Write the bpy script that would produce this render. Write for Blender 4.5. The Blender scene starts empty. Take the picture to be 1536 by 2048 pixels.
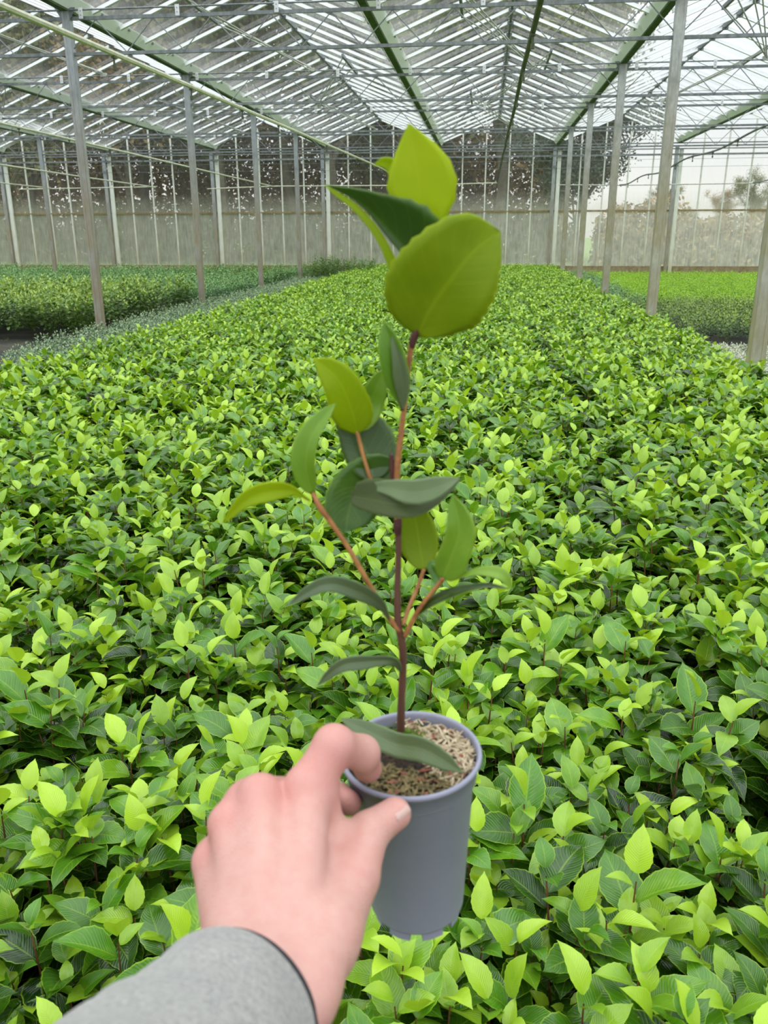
import bpy, math, random
import numpy as np
from mathutils import Vector, Matrix
random.seed(7); np.random.seed(7)
PI = math.pi
sc = bpy.context.scene
COL = sc.collection

# ------------------------------------------------------------------ camera
YAW, PITCH, ROLL, F = .1181, .3269, -.0025, 1644.7
CZ = 1.25
cy_, sy_ = math.cos(YAW), math.sin(YAW)
vf = np.array([-sy_*math.cos(PITCH), cy_*math.cos(PITCH), -math.sin(PITCH)])
vr = np.array([cy_, sy_, 0.]); vu = np.cross(vr, vf)
c_, s_ = math.cos(ROLL), math.sin(ROLL)
vr, vu = c_*vr+s_*vu, -s_*vr+c_*vu
C0 = np.array([0, 0, CZ])
def ray(x, y): return vr*(x-768)/F-vu*(y-1024)/F+vf
def K(x, y, d): return C0+ray(x, y)*d                    # point at optical depth d
def atY(x, y, Y): d = ray(x, y); return C0+d*Y/d[1]
def atz(x, y, z): d = ray(x, y); return C0+d*(z-CZ)/d[2]
cam = bpy.data.cameras.new('camera'); camo = bpy.data.objects.new('camera', cam); COL.objects.link(camo)
cam.sensor_fit = 'VERTICAL'; cam.sensor_height = 36; cam.lens = F/2048*36
cam.clip_start = .02; cam.clip_end = 800
camo.matrix_world = Matrix(((vr[0], vu[0], -vf[0], 0), (vr[1], vu[1], -vf[1], 0), (vr[2], vu[2], -vf[2], CZ), (0, 0, 0, 1)))
cam.dof.use_dof = True; cam.dof.focus_distance = 1.9; cam.dof.aperture_fstop = 12
sc.camera = camo

# ------------------------------------------------------------------ sky and exposure
SKY_STRENGTH = 1.05
w = bpy.data.worlds.new('overcast_sky'); sc.world = w; w.use_nodes = True
nt = w.node_tree; N = nt.nodes; N.clear()
tc = N.new('ShaderNodeTexCoord'); sp = N.new('ShaderNodeSeparateXYZ'); nt.links.new(tc.outputs['Generated'], sp.inputs[0])
cr = N.new('ShaderNodeValToRGB'); nt.links.new(sp.outputs['Z'], cr.inputs[0])
e = cr.color_ramp.elements
e[0].position = 0; e[0].color = (.70, .69, .64, 1); e[1].position = 1; e[1].color = (2.5, 2.6, 2.7, 1)
for p_, c in ((.05, (.76, .76, .72)), (.14, (.74, .78, .83)), (.3, (1.1, 1.16, 1.22)), (.6, (1.9, 1.97, 2.05))):
    q = cr.color_ramp.elements.new(p_); q.color = (*c, 1)
nz = N.new('ShaderNodeTexNoise'); nz.inputs['Scale'].default_value = 3; nz.inputs['Detail'].default_value = 4
nt.links.new(tc.outputs['Generated'], nz.inputs['Vector'])
mr = N.new('ShaderNodeMapRange'); mr.inputs[3].default_value = .88; mr.inputs[4].default_value = 1.12
nt.links.new(nz.outputs[0], mr.inputs[0])
mx = N.new('ShaderNodeMix'); mx.data_type = 'RGBA'; mx.blend_type = 'MULTIPLY'; mx.inputs[0].default_value = 1
nt.links.new(cr.outputs[0], mx.inputs[6]); nt.links.new(mr.outputs[0], mx.inputs[7])
bg = N.new('ShaderNodeBackground'); bg.inputs[1].default_value = SKY_STRENGTH
nt.links.new(mx.outputs[2], bg.inputs[0])
wo = N.new('ShaderNodeOutputWorld'); nt.links.new(bg.outputs[0], wo.inputs[0])
vs = sc.view_settings
sc.display_settings.display_device = 'sRGB'
vs.view_transform = 'Standard'; vs.look = 'None'; vs.gamma = 1; vs.use_curve_mapping = False; vs.exposure = .35
sc.cycles.max_bounces = 10; sc.cycles.diffuse_bounces = 3; sc.cycles.glossy_bounces = 3
sc.cycles.transparent_max_bounces = 32; sc.cycles.transmission_bounces = 4; sc.cycles.use_denoising = True
sc.cycles.caustics_reflective = False; sc.cycles.caustics_refractive = False

# ------------------------------------------------------------------ material helpers
class MT:
    def __init__(s, name):
        s.m = bpy.data.materials.new(name); s.m.use_nodes = True
        s.t = s.m.node_tree; s.N = s.t.nodes; s.N.clear()
        s.out = s.N.new('ShaderNodeOutputMaterial')
    def n(s, typ, ins=None, **kw):
        x = s.N.new('ShaderNode'+typ)
        for k, v in kw.items(): setattr(x, k, v)
        for k, v in (ins or {}).items(): s.set(x.inputs[k], v)
        return x
    def set(s, sock, v):
        if isinstance(v, bpy.types.NodeSocket): s.t.links.new(v, sock)
        elif isinstance(v, bpy.types.Node): s.t.links.new(v.outputs[0], sock)
        else:
            if isinstance(v, tuple) and len(v) == 3 and sock.type == 'RGBA': v = (*v, 1)
            sock.default_value = v
    def mix(s, f, a, b, bt='MIX'):
        x = s.n('Mix', {0: f, 6: a, 7: b}, data_type='RGBA', blend_type=bt); return x.outputs[2]
    def math(s, op, a, b=0., c=0.): 
        return s.n('Math', {0: a, 1: b, 2: c}, operation=op).outputs[0]
    def ramp(s, f, *stops):
        x = s.n('ValToRGB', {0: f}); e = x.color_ramp.elements
        while len(e) < len(stops): e.new(.5)
        for i, (p, c) in enumerate(stops):
            e[i].position = p; e[i].color = (*c, 1) if isinstance(c, tuple) else (c, c, c, 1)
        return x.outputs[0]
    def noise(s, scale, detail=3, vec=None, rough=.5, dist=0):
        i = {'Scale': scale, 'Detail': detail, 'Roughness': rough, 'Distortion': dist}
        if vec is not None: i['Vector'] = vec
        return s.n('TexNoise', i).outputs[0]
    def obj(s): return s.n('TexCoord').outputs['Object']
    def maps(s, vec, scale): return s.n('Mapping', {'Vector': vec, 'Scale': scale}).outputs[0]
    def bsdf(s, **k):
        return s.n('BsdfPrincipled', {kk.replace('_', ' '): v for kk, v in k.items()})
    def bump(s, h, st=.3, d=.01): return s.n('Bump', {'Height': h, 'Strength': st, 'Distance': d}).outputs[0]
    def done(s, sh): s.set(s.out.inputs[0], sh); return s.m

def metal(name, c1, c2, rough=.5, met=.0, algae=None, zlo=0, zhi=1.6):
    m = MT(name); o = m.obj()
    n1 = m.noise(14, 5, m.maps(o, (1, 1, .35)), .7)
    col = m.mix(m.ramp(n1, (.35, 0.), (.65, 1.)), c1, c2)
    if algae:
        z = m.n('SeparateXYZ', {0: o}).outputs[2]
        n2 = m.noise(5, 5, m.maps(o, (1, 1, .3)), .7)
        a = m.n('MapRange', {0: z, 1: zhi, 2: zlo, 3: 0., 4: 1.}).outputs[0]
        a = m.math('MULTIPLY', a, m.ramp(n2, (.3, .3), (.6, 1.)))
        col = m.mix(a, col, algae)
    b = m.bsdf(Base_Color=col, Roughness=rough, Metallic=met, Normal=m.bump(n1, .15, .004))
    return m.done(b)
M = {}
M['galv'] = metal('galvanised_steel', (.26, .29, .31), (.45, .48, .50), .5, .15, (.30, .235, .12), 1.0, 3.0)
M['galv_right'] = metal('galvanised_steel_weathered', (.30, .32, .32), (.60, .61, .60), .5, .15, (.33, .29, .15), 1.3, 3.1)
M['steel'] = metal('truss_steel', (.13, .15, .155), (.27, .29, .30), .5, .3)
M['light_steel'] = metal('bright_galvanised_rod', (.4, .41, .38), (.6, .6, .55), .5, .2)
M['white_alu'] = metal('white_aluminium', (.93, .94, .96), (.96, .97, .98), .35)
M['plate'] = metal('clip_plate', (.62, .64, .66), (.8, .82, .84), .5)
M['mint'] = metal('gutter_flank_paint', (.90, .95, .92), (.94, .97, .95), .5)
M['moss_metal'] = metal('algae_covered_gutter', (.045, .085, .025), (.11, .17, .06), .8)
M['pipe'] = metal('irrigation_pipe_plastic', (.52, .52, .38), (.70, .70, .55), .45)
M['pipe_dark'] = metal('irrigation_pipe_algae', (.035, .05, .02), (.10, .11, .06), .6)
M['mullion'] = metal('mullion_aluminium', (.62, .63, .56), (.80, .80, .72), .5, 0, (.45, .38, .18), .3, 1.7)
M['column_white'] = metal('white_column_paint', (.72, .74, .66), (.85, .86, .80), .5, 0, (.6, .55, .35), 0, 2.)
M['rail'] = metal('brown_sill_rail', (.20, .14, .06), (.32, .25, .12), .7)
M['wallbase'] = metal('concrete_kerb', (.22, .16, .08), (.36, .30, .18), .9)

def glass(name, haze_lo, haze_hi, zlo, zhi, streak=(1, 1, .12), tint=(.93, .95, .94), amount=1., dirt=(.72, .72, .68), nscale=3.):
    # dirty greenhouse glass: clear pane + reflection + a film of dirt that scatters light both ways
    m = MT(name); o = m.obj()
    z = m.n('SeparateXYZ', {0: o}).outputs[2]
    g = m.n('MapRange', {0: z, 1: zlo, 2: zhi, 3: haze_lo, 4: haze_hi}, clamp=True).outputs[0]
    n1 = m.noise(nscale, 4, o, .6); n2 = m.noise(22, 4, m.maps(o, streak), .65)
    k = m.math('ADD', m.math('MULTIPLY', n1, .8), m.math('MULTIPLY', n2, 1.2))
    f = m.math('MULTIPLY', g, m.math('MULTIPLY', k, amount))
    f = m.n('Clamp', {0: f}).outputs[0]
    tr = m.n('BsdfTransparent', {0: tint})
    gl = m.n('BsdfGlossy', {'Color': (1, 1, 1), 'Roughness': .08})
    fr = m.math('MULTIPLY_ADD', m.math('POWER', m.n('LayerWeight').outputs['Facing'], 5.), .45, .04)
    clear = m.n('MixShader', {0: fr, 1: tr, 2: gl})
    di = m.n('BsdfDiffuse', {0: dirt}); tl = m.n('BsdfTranslucent', {0: dirt})
    film = m.n('MixShader', {0: .72, 1: di, 2: tl})
    return m.done(m.n('MixShader', {0: f, 1: clear, 2: film}))
M['roof_glass'] = glass('roof_glass_dirty', .26, .04, 3.55, 3.85, (1, .3, .1), nscale=2.)
M['pane_low'] = glass('condensed_wall_glass', .52, .42, .35, 1.8, dirt=(.97, .94, .88))
M['pane_high'] = glass('wall_glass', .42, .05, 1.82, 2.35, dirt=(.84, .82, .74))

def leafmat(name, dark, mid, lime, rough=.28, trans=.3, rim=.5, vein=.35, spec=.5, bump=.35):
    # colour follows the leaf's own age (attribute), veins and pale margin from its UV
    m = MT(name)
    uv = m.n('UVMap').outputs[0]; s = m.n('SeparateXYZ', {0: uv}); U, V = s.outputs[0], s.outputs[1]
    age = m.n('Attribute', attribute_name='age').outputs['Fac']
    rnd = m.n('ObjectInfo').outputs['Random']
    n1 = m.noise(35, 3, m.obj())
    a = m.math('ADD', age, m.math('MULTIPLY', m.math('SUBTRACT', rnd, .5), .30))
    a = m.math('ADD', a, m.math('MULTIPLY', m.math('SUBTRACT', n1, .5), .35))
    col = m.ramp(a, (0., dark), (.5, mid), (1., lime))
    au = m.math('ABSOLUTE', m.math('SUBTRACT', U, .5))                       # 0 midrib .5 margin
    mid_l = m.n('MapRange', {0: au, 1: .012, 2: .035, 3: 1., 4: 0.}).outputs[0]
    vv = m.math('SINE', m.math('MULTIPLY', m.math('SUBTRACT', V, m.math('MULTIPLY', au, .55)), 56.))
    side = m.n('MapRange', {0: vv, 1: .8, 2: 1., 3: 0., 4: .35}).outputs[0]
    vn = m.math('MULTIPLY', m.math('MAXIMUM', mid_l, side), vein)
    col = m.mix(vn, col, lime)
    rm = m.n('MapRange', {0: au, 1: .455, 2: .495, 3: 0., 4: rim}).outputs[0]
    col = m.mix(rm, col, lime)
    h = m.math('SUBTRACT', m.math('ABSOLUTE', vv), m.math('MULTIPLY', mid_l, 1.5))
    b = m.bsdf(Base_Color=col, Roughness=rough, Specular_IOR_Level=spec, Normal=m.bump(h, bump, .0006))
    tl = m.n('BsdfTranslucent', {0: m.mix(1., col, (1.25, 1.15, .55), 'MULTIPLY')})
    return m.done(m.n('MixShader', {0: trans, 1: b, 2: tl}))
M['camellia'] = leafmat('camellia_leaf', (.010, .042, .006), (.092, .262, .013), (.45, .66, .042), .17, .24, .6, .28, .65)
M['camellia_old'] = leafmat('grey_green_leaf', (.04, .09, .045), (.19, .30, .16), (.42, .54, .32), .35, .2)
M['tall_leaf'] = leafmat('tall_shrub_leaf', (.02, .065, .012), (.15, .29, .04), (.45, .60, .12), .3, .25)
M['blue_leaf'] = leafmat('blue_green_leaf', (.03, .10, .035), (.15, .33, .11), (.36, .55, .22), .35, .25)
M['lime_leaf'] = leafmat('lime_ground_leaf', (.03, .10, .008), (.16, .38, .02), (.38, .62, .04), .4, .35)
M['olive_leaf'] = leafmat('olive_leaf', (.018, .06, .01), (.13, .24, .03), (.36, .47, .06), .35, .2)
M['pale_leaf'] = leafmat('pale_variegated_leaf', (.2, .26, .18), (.45, .50, .38), (.72, .74, .62), .4, .2)
M['weed_leaf'] = leafmat('weed_leaf', (.03, .04, .01), (.11, .12, .02), (.25, .25, .06), .6, .2)
def plain(name, c1, c2=None, rough=.6, scale=20., bump=.2, bd=.003, **kw):
    m = MT(name); n1 = m.noise(scale, 5, m.obj(), .6)
    col = m.mix(m.ramp(n1, (.35, 0.), (.65, 1.)), c1, c2 or c1)
    return m.done(m.bsdf(Base_Color=col, Roughness=rough, Normal=m.bump(n1, bump, bd), **kw))
M['stem'] = plain('woody_stem', (.10, .035, .015), (.22, .09, .035), .6, 60)
M['black_pot'] = plain('black_pot_plastic', (.012, .013, .014), (.025, .026, .028), .5)
M['bark'] = plain('tree_bark', (.07, .06, .04), (.14, .12, .085), .9, 6, .5, .03)
M['tree_leaf_brown'] = plain('autumn_tree_leaf', (.20, .13, .05), (.40, .27, .11), .7, 1.2)
M['tree_leaf_olive'] = plain('olive_tree_leaf', (.09, .10, .035), (.26, .25, .10), .7, 1.2)
M['conifer_leaf'] = plain('conifer_leaf', (.03, .05, .03), (.10, .13, .07), .7, 1.2)

# ------------------------------------------------------------------ mesh helpers
class MB:
    def __init__(s): s.v = []; s.f = []; s.n = 0
    def add(s, v, f):
        s.v.append(np.asarray(v, float).reshape(-1, 3)); s.f += [tuple(i+s.n for i in q) for q in f]; s.n += len(s.v[-1])
    def box(s, c, d, R=None):
        h = np.array(d)/2
        v = np.array([(x, y, z) for x in (-1, 1) for y in (-1, 1) for z in (-1, 1)])*h
        if R is not None: v = v@np.asarray(R).T
        s.add(v+np.array(c), [(0, 1, 3, 2), (4, 6, 7, 5), (0, 4, 5, 1), (2, 3, 7, 6), (0, 2, 6, 4), (1, 5, 7, 3)])
    def bar(s, a, b, w, h=None, up=(0, 0, 1)):
        a, b = np.array(a, float), np.array(b, float); h = h or w
        t = b-a; L = np.linalg.norm(t); t /= L
        x = np.cross(t, up); 
        if np.linalg.norm(x) < 1e-6: x = np.cross(t, (0, 1, 0))
        x /= np.linalg.norm(x); z = np.cross(x, t)
        s.box((a+b)/2, (w, L, h), np.array([x, t, z]).T)
    def tube(s, pts, r, n=8, cap=True, flat=1.):
        pts = [np.array(p, float) for p in pts]; rr = r if hasattr(r, '__len__') else [r]*len(pts)
        V = []; prev = None
        for i, p in enumerate(pts):
            t = pts[min(i+1, len(pts)-1)]-pts[max(i-1, 0)]; t /= np.linalg.norm(t)+1e-12
            if prev is None:
                a = np.array([0, 0, 1.]) if abs(t[2]) < .9 else np.array([1., 0, 0])
            else: a = prev
            a = a-t*(a@t); a /= np.linalg.norm(a); prev = a; b = np.cross(t, a)
            for k in range(n):
                g = 2*PI*k/n; V.append(p+rr[i]*(a*math.cos(g)+flat*b*math.sin(g)))
        m = len(pts)
        fs = [(i*n+k, i*n+(k+1) % n, (i+1)*n+(k+1) % n, (i+1)*n+k) for i in range(m-1) for k in range(n)]
        if cap: fs += [tuple(range(n))[::-1], tuple((m-1)*n+k for k in range(n))]
        s.add(V, fs)
    def lathe(s, prof, n=48, wob=None):
        V = []; m = len(prof)
        for r, z in prof:
            for k in range(n):
                g = 2*PI*k/n; V.append((r*math.cos(g), r*math.sin(g), z))
        s.add(V, [(i*n+k, i*n+(k+1) % n, (i+1)*n+(k+1) % n, (i+1)*n+k) for i in range(m-1) for k in range(n)])
    def build(s, name, mat, parent=None, smooth=False, loc=None):
        v = np.concatenate(s.v) if s.v else np.zeros((0, 3))
        if loc is not None: v = v-np.array(loc)
        me = mesh(name, v, s.f, mat, smooth)
        return link(name, me, parent, loc)
def mesh(name, v, f, mat, smooth=False, uv=None, age=None):
    me = bpy.data.meshes.new(name); me.from_pydata(np.asarray(v).tolist(), [], [tuple(int(i) for i in q) for q in f])
    if smooth: me.polygons.foreach_set('use_smooth', [True]*len(me.polygons))
    for m_ in (mat if isinstance(mat, (list, tuple)) else [mat]): me.materials.append(m_)
    if uv is not None:
        idx = np.zeros(len(me.loops), int); me.loops.foreach_get('vertex_index', idx)
        l = me.uv_layers.new(name='UVMap'); l.data.foreach_set('uv', np.asarray(uv)[idx].ravel())
    if age is not None:
        a = me.attributes.new('age', 'FLOAT', 'POINT'); a.data.foreach_set('value', np.asarray(age, float))
    me.update(); return me
def link(name, data, parent=None, loc=None, **props):
    o = bpy.data.objects.new(name, data); COL.objects.link(o)
    if parent is not None: o.parent = parent
    if loc is not None: o.location = tuple(loc)
    for k, v in props.items(): o[k] = v
    return o
def tag(o, label=None, cat=None, group=None, kind=None):
    if label: o['label'] = label
    if cat: o['category'] = cat
    if group: o['group'] = group
    if kind: o['kind'] = kind
    return o
def copy(o, parent=None, loc=None, rz=None, scale=None):
    c = o.copy(); COL.objects.link(c); c.parent = parent
    if loc is not None: c.location = tuple(loc)
    if rz is not None: c.rotation_euler = (0, 0, rz)
    if scale is not None: c.scale = (scale,)*3
    return c

# ------------------------------------------------------------------ ground
W = 3.2; XL = -4.56; Y1 = 9.61; DY = 3.75; YW = 24.72; ZG = 3.55; ZR = 4.2; YB = -4.5
XMIN, XMAX = XL-4*W, XL+5*W
m = MT('woven_ground_cloth'); o_ = m.obj()
n1 = m.noise(1.2, 6, o_, .7); n2 = m.noise(90, 2, o_)
col = m.mix(m.ramp(n1, (.45, 0.), (.7, 1.)), (.012, .013, .012), (.07, .06, .035))
M['ground'] = m.done(m.bsdf(Base_Color=col, Roughness=.85, Normal=m.bump(n2, .4, .004)))
g = MB(); g.box(((XMIN+XMAX)/2, (YB+YW)/2, -.05), (XMAX-XMIN, YW-YB, .1)); tag(g.build('floor', M['ground']), kind='structure')
m = MT('meadow_grass'); n1 = m.noise(.5, 6, m.obj(), .7); n2 = m.noise(9, 5, m.obj(), .7)
col = m.mix(n1, (.12, .24, .05), (.24, .36, .09)); col = m.mix(m.ramp(n2, (.4, 0.), (.7, .6)), col, (.17, .15, .06))
M['meadow'] = m.done(m.bsdf(Base_Color=col, Roughness=.9))
g = MB(); g.box((0, YW+.12+100, -.06), (420, 200, .1)); tag(g.build('ground_meadow', M['meadow']), 'rough green meadow outside the glass end wall', kind='structure')
g = MB()
for k in range(160):
    x, y = random.uniform(-6.2, -4.3), random.uniform(6.9, 9.9)
    for j in range(4):
        a = random.uniform(0, 6.28); L = random.uniform(.01, .04)
        g.bar((x+.02*j, y, .006), (x+.02*j+L*math.cos(a), y+L*math.sin(a), .012), .004)
M['litter'] = plain('moss_and_straw', (.10, .14, .02), (.30, .22, .10), .9, 6)
tag(g.build('moss_litter', M['litter']), 'scattered moss and straw on bare soil at left aisle', 'litter', kind='stuff')

# ------------------------------------------------------------------ roof
lines = [XL+W*i for i in range(-4, 6)]                 # gutter lines
def bars_profile(g, a, b):
    g.bar(a, b, .03, .042); g.bar(np.array(a)+(0, 0, -.018), np.array(b)+(0, 0, -.018), .044, .006)
proto_bar = {}
for i in range(9):
    xa, xb = lines[i], lines[i+1]; xm = (xa+xb)/2
    for side in (0, 1):
        x0 = xa+.125 if side == 0 else xb-.125; sgn = 1 if side == 0 else -1
        v = [(x0, YB, ZG+.07), (x0, YW, ZG+.07), (xm, YW, ZR), (xm, YB, ZR)]
        me = mesh('roof_glass', v, [(0, 1, 2, 3)], M['roof_glass'])
        ro = tag(link('ceiling_slope', me), 'sloping pane of dirty clear greenhouse roof glass', kind='structure')
        if side not in proto_bar:
            g = MB(); bars_profile(g, (0, 0, ZG+.03), (sgn*(W/2-.125), 0, ZR-.04)); proto_bar[side] = mesh('glazing_bar', np.concatenate(g.v), g.f, M['white_alu'])
        back = MB()
        for k in range(40):
            y = Y1+.38+.75*(k-18)
            if y > YW-.1 or y < YB: continue
            if y < 8: bars_profile(back, (x0, y, ZG+.035), (xm, y, ZR-.04))
            else: link('glazing_bar', proto_bar[side], ro, (x0, y, 0))
        back.build('glazing_bars_behind', M['white_alu'], ro)['kind'] = 'stuff'
    g = MB(); g.bar((xm, YB, ZR-.02), (xm, YW, ZR-.02), .035, .07)
    for k in range(40):
        y = Y1+.38+.75*(k-18)
        if YB < y < YW: g.box((xm, y, ZR-.055), (.09, .05, .04))
    tag(g.build('trim_ridge', M['steel']), 'thin dark ridge bar along the peak of a roof bay', kind='structure')
# gutters: mint flanks, algae-dark underside
for i, x in enumerate(lines):
    g = MB(); z0, z1 = ZG-.02, ZG+.09
    pr = [(-.045, z0), (-.12, z1), (-.135, z1), (-.05, z0-.008)]
    for s in (-1, 1):
        v = []
        for y in (YB, YW):
            for px, pz in pr: v.append((x+s*px, y, pz))
        g.add(v, [(0, 1, 5, 4), (1, 2, 6, 5), (2, 3, 7, 6), (3, 0, 4, 7), (0, 3, 2, 1), (4, 5, 6, 7)])
    side = 'left' if x < -5 else ('right' if x > 3 else '')
    gt = g.build('trim_gutter', M['mint']); tag(gt, 'long pale green roof gutter running to the end wall', kind='structure')
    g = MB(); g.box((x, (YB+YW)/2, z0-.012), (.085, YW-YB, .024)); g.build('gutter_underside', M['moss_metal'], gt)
    g = MB()
    for k in range(24):
        y = Y1-.1+.75*(k-2)
        if y < YW:
            for s in (-1, 1): g.box((x+s*.115, y, z1-.01), (.03, .04, .05))
    g.build('gutter_clips', M['steel'], gt)

# ------------------------------------------------------------------ trusses
rod_mesh = {}
def truss(x0, x1, y, label, zc=3.44, npl=6):
    t = link('roof_truss', None, None, (x0, y, 0)); tag(t, label, 'roof truss', 'steel lattice trusses under the roof')
    L = x1-x0
    g = MB(); g.bar((0, 0, zc), (L, 0, zc), .022, .035); g.build('top_chord', M['steel'], t)
    g = MB(); g.bar((0, 0, 3.10), (L, 0, 3.10), .035, .032); g.build('bottom_chord', M['steel'], t)
    g = MB(); g.tube([(0, -.03, 3.515), (L, -.03, 3.515)], .0095, 8); g.build('screen_pipe', M['steel'], t)
    n = int(round(L/.64))
    for k in range(2*n):
        a = k % 2
        p, q = ((k*.32, 0, 3.11), ((k+1)*.32, 0, zc-.015)) if a == 0 else ((k*.32, 0, zc-.015), ((k+1)*.32, 0, 3.11))
        if a not in rod_mesh:
            g = MB(); d = np.array(q)-np.array(p); g.tube([(0, 0, 0), d], .006, 6)
            rod_mesh[a] = mesh('web_rod', np.concatenate(g.v), g.f, M['steel'])
        link('web_rod', rod_mesh[a], t, p)
    for k in range(npl):
        x = .18+k*L/npl
        if 'pl' not in rod_mesh:
            g = MB(); g.box((0, -.045, 3.48), (.045, .008, .105))
            rod_mesh['pl'] = mesh('clip_plate', np.concatenate(g.v), g.f, M['plate'])
            g = MB()
            g.tube([(0, -.0495, 0), (0, -.0515, 0)], .006, 8)
            rod_mesh['bolt'] = mesh('bolt', np.concatenate(g.v), g.f, M['steel'])
        c = link('clip_plate', rod_mesh['pl'], t, (x, 0, 0)); link('bolt', rod_mesh['bolt'], c, (0, 0, 3.46)); link('bolt', rod_mesh['bolt'], c, (0, 0, 3.50))
    return t
rows = ['first', 'second', 'third', 'fourth']
spans = [(-3, 'far left bay'), (-1, None)]
for j in range(4):
    y = Y1+DY*j
    dist = ['nearest the camera', 'second row of posts', 'third row of posts', 'fourth row, closest to the end wall'][j]
    for i0, nm in ((-4, 'far left'), (-2, 'left'), (0, 'middle'), (2, 'right'), ):
        truss(XL+W*i0, XL+W*(i0+2), y, 'grey lattice roof truss, %s bays, %s' % (nm, dist))
    truss(XL+W*4, XL+W*5, y, 'grey lattice roof truss at the right edge, %s' % dist, npl=3)
for j, (z, th) in enumerate(((3.5, .03), (3.36, .028), (3.22, .045))):
    g = MB(); g.bar((XMIN, YW-.16, z), (XMAX, YW-.16, z), .03, th)
    tag(g.build('trim_wall_purlin', M['steel']), 'thin grey tube across the end wall near gutter height', kind='structure')
# thin long wires
for j, (z, y) in enumerate(((3.0, 22.9), (2.93, YW-.2), (3.43, 19.), (3.43, 15.2), (3.43, 22.6))):
    g = MB(); g.tube([(XMIN, y, z), (XL, y, z-.02), (0, y, z-.03), (XMAX, y, z)], .004, 5)
    tag(g.build('tension_wire', M['steel']), 'thin steel wire stretched across all the bays below the trusses', 'wire', 'thin tension wires across the house')

# posts --------------------------------------------------------------
def post(x, y, label, mat, wide=.095, bracket=True):
    p = link('steel_post', None, None, (x, y, 0)); tag(p, label, 'post', 'galvanised steel posts carrying the gutters')
    g = MB(); d = .07
    g.box((0, d/2, ZG/2-.02), (wide, .008, ZG-.04)); g.box((0, -d/2, ZG/2-.02), (wide*.96, .008, ZG-.04))
    for s in (-1, 1):
        g.box((s*(wide/2-.004), 0, ZG/2-.02), (.008, d, ZG-.04)); g.box((s*(wide/2-.018), -d/2-.004, ZG/2-.02), (.024, .006, ZG-.04))
    g.build('shaft', mat, p)
    g = MB(); g.box((0, 0, ZG-.035), (.16, .12, .016)); 
    for s in (-1, 1):
        g.add([(s*wide/2, -.03, 3.42), (s*wide/2, -.03, 3.54), (s*(wide/2+.07), -.03, 3.54), (s*wide/2, -.022, 3.42), (s*wide/2, -.022, 3.54), (s*(wide/2+.07), -.022, 3.54)],
              [(0, 1, 2), (3, 5, 4), (0, 2, 5, 3), (0, 3, 4, 1), (1, 4, 5, 2)])
    g.build('head_bracket', M['steel'], p)
    g = MB(); g.box((0, 0, .06), (wide+.03, d+.04, .14)); g.build('concrete_foot', M['wallbase'], p)
    return p
lbl = {(-2, 3): 'thin steel post far left, closest to the end wall', (0, 0): 'large brown-stained steel post at left, foot in the grey-green strip',
       (0, 1): 'steel post second from front in the left row', (0, 2): 'steel post third from front in the left row', (0, 3): 'steel post last in the left row before the end wall',
       (2, -1): 'wide steel post cut by the right edge of the photo', (2, 0): 'tall speckled steel post at right, reaching the top of the photo',
       (2, 1): 'steel post behind the tall speckled one on the right', (2, 2): 'steel post third of the right row', (2, 3): 'slim steel post last of the right row'}
for (i, k), l in lbl.items():
    post(XL+W*i, Y1+DY*k, l, M['galv_right' if i == 2 else 'galv'], .105 if i == 2 else .09)
for (i, k) in ((-2, 2), (4, 2), (4, 3), (0, -1)):
    post(XL+W*i, Y1+DY*k, {(-2, 2): 'steel post at the far left edge in the third row', (4, 2): 'steel post beyond the right edge, third row', (4, 3): 'steel post on the far right, closest to the end wall', (0, -1): 'steel post beside the camera on the left'}[(i, k)], M['galv'])

# ------------------------------------------------------------------ end wall
wall = MB(); wall.box(((XMIN+XMAX)/2, YW, .15), (XMAX-XMIN, .1, .34)); wall = wall.build('wall_back', M['wallbase']); tag(wall, kind='structure')
g = MB(); g.bar((XMIN, YW-.01, 1.82), (XMAX, YW-.01, 1.82), .06, .045); g.build('middle_rail', M['rail'], wall)
g = MB(); g.bar((XMIN, YW-.01, .34), (XMAX, YW-.01, .34), .05, .04); g.build('bottom_rail', M['rail'], wall)
def roof_z(x):
    u = ((x-XL) % W)/W; return ZG+.03+(ZR-ZG-.05)*(1-abs(2*u-1))
mull = {}
for i in range(9*5+1):
    x = XMIN+.64*i; top = roof_z(x); key = i % 5
    if key == 0: continue
    if key not in mull:
        g = MB(); g.box((0, -.025, (.34+1.81)/2), (.038, .045, 1.45)); g.box((0, -.025, (1.83+top)/2), (.034, .045, top-1.83))
        mull[key] = mesh('mullion', np.concatenate(g.v), g.f, M['mullion'])
    link('mullion', mull[key], wall, (x, YW, 0))
for i in range(9):
    x0, x1 = lines[i], lines[i+1]; xm = (x0+x1)/2
    v = [(x0, YW, .34), (x1, YW, .34), (x1, YW, 1.82), (x0, YW, 1.82), (x1, YW, ZG), (xm, YW, ZR), (x0, YW, ZG)]
    wd = tag(link('window_%d' % (i+1), mesh('window', v, [(0, 1, 2, 3)], M['pane_low'])), kind='structure')
    link('upper_pane', mesh('upper_pane', [v[3], v[2], v[4], v[5], v[6]], [(0, 1, 2, 3, 4)], M['pane_high']), wd)
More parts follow.
